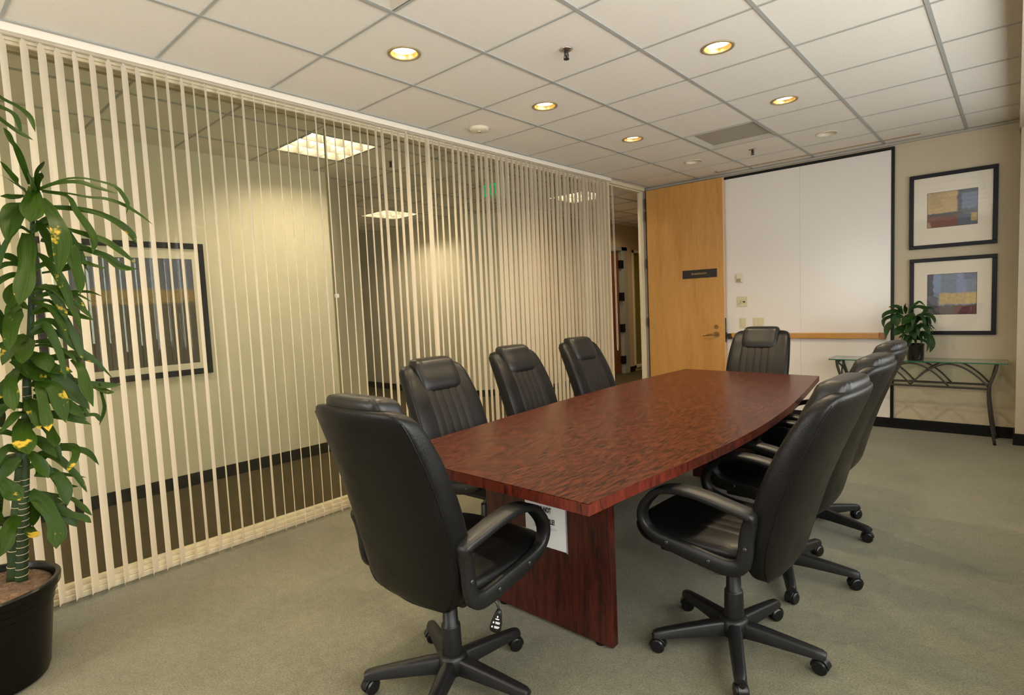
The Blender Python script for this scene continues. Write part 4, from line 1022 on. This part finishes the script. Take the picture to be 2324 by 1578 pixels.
POTTED=[(0.040,[(0.793,5.186,1.122),(0.753,5.151,1.194),(0.689,5.113,1.193)]),
(0.024,[(0.790,5.186,1.134),(0.781,5.142,1.177),(0.790,5.099,1.207)]),
(0.031,[(0.810,5.188,1.126),(0.816,5.134,1.185),(0.825,5.081,1.230)]),
(0.026,[(0.837,5.191,1.133),(0.846,5.193,1.182),(0.889,5.199,1.217),(0.915,5.203,1.232),(0.957,5.208,1.190)]),
(0.031,[(0.830,5.190,1.133),(0.862,5.196,1.177),(0.911,5.204,1.190),(0.960,5.212,1.178),(1.005,5.219,1.168),(1.020,5.223,1.127)]),
(0.038,[(0.896,5.197,1.184),(0.957,5.175,1.171),(0.960,5.147,1.144),(0.931,5.116,1.126)]),
(0.045,[(0.790,5.186,1.126),(0.731,5.162,1.153),(0.661,5.137,1.131),(0.638,5.117,1.089)]),
(0.038,[(0.776,5.185,1.110),(0.702,5.172,1.104),(0.646,5.162,1.072),(0.645,5.157,1.001)]),
(0.076,[(0.793,5.186,1.102),(0.752,5.159,1.104),(0.745,5.136,1.060),(0.758,5.114,1.011)]),
(0.085,[(0.817,5.189,1.117),(0.833,5.168,1.102),(0.822,5.144,1.070),(0.788,5.118,1.035)]),
(0.071,[(0.817,5.189,1.052),(0.851,5.159,1.037),(0.848,5.125,0.994),(0.816,5.088,0.952)]),
(0.057,[(0.763,5.183,1.053),(0.703,5.167,1.038),(0.674,5.154,0.993),(0.665,5.142,0.910)]),
(0.071,[(0.794,5.186,1.019),(0.768,5.148,0.980),(0.732,5.109,0.930)]),
(0.035,[(0.857,5.193,1.067),(0.914,5.181,1.111),(0.981,5.170,1.115),(1.021,5.156,1.082),(1.034,5.140,1.035)]),
(0.040,[(0.857,5.193,1.043),(0.914,5.185,1.075),(0.964,5.176,1.066),(0.985,5.164,1.025)]),
(0.013,[(0.864,5.193,0.985),(0.925,5.179,1.031),(0.998,5.165,1.018),(1.040,5.149,0.977)]),
(0.050,[(0.864,5.193,1.002),(0.942,5.178,1.022),(0.973,5.159,0.991),(0.997,5.138,0.934)]),
(0.057,[(0.851,5.192,0.936),(0.931,5.191,0.945),(0.981,5.187,0.921),(1.011,5.180,0.841),(0.994,5.169,0.773)]),
(0.028,[(0.851,5.192,0.904),(0.933,5.177,0.889),(0.984,5.159,0.854),(0.974,5.135,0.780)]),
(0.066,[(0.845,5.191,0.928),(0.834,5.142,0.891),(0.827,5.094,0.797)]),
(0.047,[(0.838,5.191,0.949),(0.879,5.177,0.970),(0.892,5.160,0.922)]),
(0.024,[(0.831,5.190,0.916),(0.796,5.196,0.928),(0.755,5.201,0.902)]),
(0.052,[(0.824,5.189,1.011),(0.799,5.169,1.004),(0.754,5.148,0.989)]),
(0.057,[(0.844,5.191,0.969),(0.869,5.151,0.964),(0.894,5.111,0.894)]),
(0.048,[(0.817,5.189,1.093),(0.857,5.192,1.112),(0.883,5.194,1.099)])]

CAMP = Vector((1.56224579, -1.10060392, 1.36874))
# potted plant on the console
PX, PY, PZ = .886, 5.196, .702
pp_ = thing('potted_plant', 'bushy dark green houseplant in a glossy black pot on the console table', 'potted plant', (PX, PY, PZ))
po = obj('pot', lathe(B(), [(0, .0), (.060, .0), (.064, .004), (.066, .02), (.068, .13), (.071, .134), (.071, .148), (.066, .150), (.063, .146), (.061, .128), (0, .128)], 40), M['glazedpot'], pp_, True)
po.data.set_sharp_from_angle(angle=R(50))
obj('potting_soil', lathe(B(), [(0, .134), (.03, .136), (.062, .131), (.062, .125), (0, .124)], 24), M['mulch'], pp_, True)
bm = B(); uvl = bm.loops.layers.uv.new('UVMap'); fc = (CAMP-Vector((PX, PY, 1))).normalized()
def loc(P, o): return [tuple(Vector(p)-Vector(o)) for p in P]
rp = random.Random(3)
for k, (w, P) in enumerate(POTTED):
    leaf(bm, uvl, loc(P, (PX, PY, PZ)), w, fc*.75+Vector((0, 0, .55)), .3, .22, .05, k, .5)
for k in range(16): # fuller crown between the large leaves
    a = rp.uniform(R(185), R(385)); h = rp.uniform(.19, .40); l = rp.uniform(.08, .17); dx, dy = math.cos(a), math.sin(a)*.8
    leaf(bm, uvl, [(0, 0, h-.03), (dx*l*.4, dy*l*.4, h+.02), (dx*l*.8, dy*l*.8, h+.01), (dx*l, dy*l, h-.06)], rp.uniform(.026, .042), (dx*.4, dy*.4, .8), .3, .22, .06, k+30)
for k in range(16): # the side turned to the wall
    a = rp.uniform(R(20), R(160)); h = rp.uniform(.20, .36); l = rp.uniform(.10, .17); dx, dy = math.cos(a), math.sin(a)*.75
    leaf(bm, uvl, [(0, 0, h), (dx*l*.4, dy*l*.4, h+.05), (dx*l*.8, dy*l*.8, h+.03), (dx*l, dy*l, h-.05)], rp.uniform(.03, .05), (dx*.4, dy*.4, .8), .3, .2, .05, k+50)
obj('foliage', bm, M['leaf2'], pp_, True, 0, False)
bm = B(); tube(bm, spline([(0, 0, .13), (.004, 0, .25), (-.004, -.004, .40)], 10), .009, 8); tube(bm, spline([(.01, .01, .13), (-.02, .01, .24), (-.03, 0, .34)], 10), .006, 8)
obj('stem', bm, M['cane'], pp_, True)

# tall corn plant at the left edge
GX, GY = -1.366, -.917
gp_ = thing('tall_potted_plant', 'tall corn plant with drooping leaves in a black tub beside the blinds', 'potted plant', (GX, GY, 0))
po = obj('pot', lathe(B(), [(0, 0), (.160, 0), (.176, .008), (.184, .03), (.212, .285), (.217, .29), (.219, .315), (.225, .32), (.229, .345), (.240, .352), (.243, .378), (.238, .384), (.225, .382), (.219, .372), (.214, .34), (0, .33)], 56), M['pot'], gp_, True)
po.data.set_sharp_from_angle(angle=R(35))
bm = B(); rm = random.Random(2); n = 40; rings = []
for (r, z) in [(.226, .352), (.19, .366), (.14, .372), (.09, .378), (.045, .38)]:
    rings.append([(r*math.cos(2*PI*k/n), r*math.sin(2*PI*k/n), z+rm.uniform(-.006, .006)) for k in range(n)])
loft(bm, rings)
for k in range(260):
    r = .21*math.sqrt(rm.random()); a = rm.uniform(0, 2*PI); b = rm.uniform(0, 2*PI); l = rm.uniform(.012, .03); z = .374-.05*(r/.22)**3
    p = Vector((r*math.cos(a), r*math.sin(a), z+rm.uniform(0, .008))); q = p+Vector((math.cos(b)*l, math.sin(b)*l, rm.uniform(-.006, .008)))
    tube(bm, [p, (p+q)/2+Vector((0, 0, .004)), q], .0012, 4)
obj('coir_mulch', bm, M['mulch'], gp_, True)
for nm, path, r0, r1 in (('cane', CANE, .024, .006), ('cane', CANE2, .022, .009)):
    P = loc(path, (GX, GY, 0))[::-1]; Q = spline(P, 60)
    cn = obj(nm, tube(B(), Q, lambda u: r0+(r1-r0)*u, 14), M['cane'], gp_, True)
    bm = B()
    for k in range(2, 34, 2):
        u = k/60; t = (Q[k+1]-Q[k-1]).normalized(); a = t.orthogonal().normalized(); b = t.cross(a); rr = r0+(r1-r0)*u
        tube(bm, [Q[k]+(a*math.cos(2*PI*j/14)+b*math.sin(2*PI*j/14))*rr+t*.004*math.sin(2*PI*j/14) for j in range(14)], .0016, 5, True)
    obj('leaf_scar', bm, M['canering'], cn, True)
bm = B(); uvl = bm.loops.layers.uv.new('UVMap'); fc = (CAMP-Vector((GX, GY, 1.1))); fc.z = 0; fc.normalize()
rg = random.Random(8)
for k, (w, P) in enumerate(DRAC):
    leaf(bm, uvl, loc(P, (GX, GY, 0)), min(w*.9, .04+w*.28), fc*.8+Vector((rg.uniform(-.35, .35), rg.uniform(-.35, .35), .5)), .48, .18, .17, k, .66)
for k in range(46): # leaves on the sides turned away from the room
    a = rg.uniform(R(150), R(300)); h = rg.uniform(.55, 1.95); l = rg.uniform(.22, .38); dx, dy = math.cos(a), math.sin(a)
    if GX+dx*l < -1.80: l = (1.80+GX)/abs(dx)*.98
    dr = rg.uniform(.02, .26)
    leaf(bm, uvl, [(0, .09, h), (dx*l*.35, .09+dy*l*.35, h+.05), (dx*l*.75, .09+dy*l*.75, h+.02-dr*.4), (dx*l, .09+dy*l, h-dr)], rg.uniform(.035, .06), (dx*.5, dy*.5, .8), .35, .16, .06, k+90)
obj('foliage', bm, M['leaf'], gp_, True, 0, False)

# ------------------------------------------------------------------ light and camera
def area(name, loc_, rot, sx, sy, e, c_, spread=180):
    l = bpy.data.lights.new(name, 'AREA'); l.shape = 'RECTANGLE'; l.size = sx; l.size_y = sy; l.energy = e; l.color = c_; l.spread = R(spread)
    o = bpy.data.objects.new(name, l); COL.objects.link(o); o.location = loc_; o.rotation_euler = rot; return o
for (a, b), e in zip(WY, (60, 64, 34, 14)): area('window_daylight', (2.46, (a+b)/2, 1.63), (0, R(97 if b < 1 else 90), 0), 1.6, b-a-.1, e, (1, .95, .87))
for x, y in ((.305, .914), (.305, -.305), (-.914, -.305), (-.914, -1.52), (.305, -1.52)): # the rest of the downlight grid, out of the picture
    l = bpy.data.lights.new('downlight_lamp', 'SPOT'); l.energy = 48; l.color = (1, .79, .50); l.spot_size = R(125); l.spot_blend = .9; l.shadow_soft_size = .09
    o = bpy.data.objects.new('downlight_lamp', l); COL.objects.link(o); o.location = (x, y, H-.012)
area('hall_fill', (-2.75, -1.6, H-.012), (0, 0, 0), .5, .5, 26, (1, .82, .58), 160)  # added fill without a fixture, raises the ambient light in the hall
area('corridor_fill', (-2.9, 7.4, H-.012), (0, 0, 0), 1, 1, 12, (1, .82, .56), 150)  # unseen fill, added to brighten the corridor behind the door opening
for a, b in WX_FILL: area('window_daylight', ((a+b)/2, -3.38, 1.63), (R(90), 0, 0), b-a-.1, 1.6, 52, (1, .93, .82))  # fill light through the added rear window
w = bpy.data.worlds.new('World'); S.world = w; w.use_nodes = True
bg = w.node_tree.nodes['Background']; bg.inputs[0].default_value = (.80, .90, 1, 1); bg.inputs[1].default_value = 1.2
cam = bpy.data.cameras.new('camera'); co = bpy.data.objects.new('camera', cam); COL.objects.link(co)
yaw, pit, rol = R(41.72060527), R(-4.29900298), R(-2.56674847)
f = Vector((-math.sin(yaw)*math.cos(pit), math.cos(yaw)*math.cos(pit), math.sin(pit)))
r = Vector((math.cos(yaw), math.sin(yaw), 0)); u = r.cross(f)
r2 = r*math.cos(rol)+u*math.sin(rol); u2 = u*math.cos(rol)-r*math.sin(rol)
m3 = Matrix((r2, u2, -f)).transposed()
co.matrix_world = Matrix.Translation(CAMP) @ m3.to_4x4()
cam.sensor_width = 36; cam.sensor_fit = 'HORIZONTAL'; cam.lens = 36*1284.7567/2324; cam.clip_start = .02
S.camera = co
S.view_settings.view_transform = 'Standard'; S.view_settings.look = 'None'; S.view_settings.exposure = 0.5; S.view_settings.gamma = 1
cy = S.cycles
cy.use_denoising = True; cy.denoising_input_passes = 'RGB_ALBEDO_NORMAL'; cy.denoising_prefilter = 'ACCURATE'; cy.max_bounces = 6; cy.diffuse_bounces = 4; cy.glossy_bounces = 3; cy.transparent_max_bounces = 24; cy.transmission_bounces = 4
cy.caustics_reflective = False; cy.caustics_refractive = False; cy.sample_clamp_indirect = 6; cy.use_adaptive_sampling = True; cy.adaptive_threshold = .1; cy.adaptive_min_samples = 16
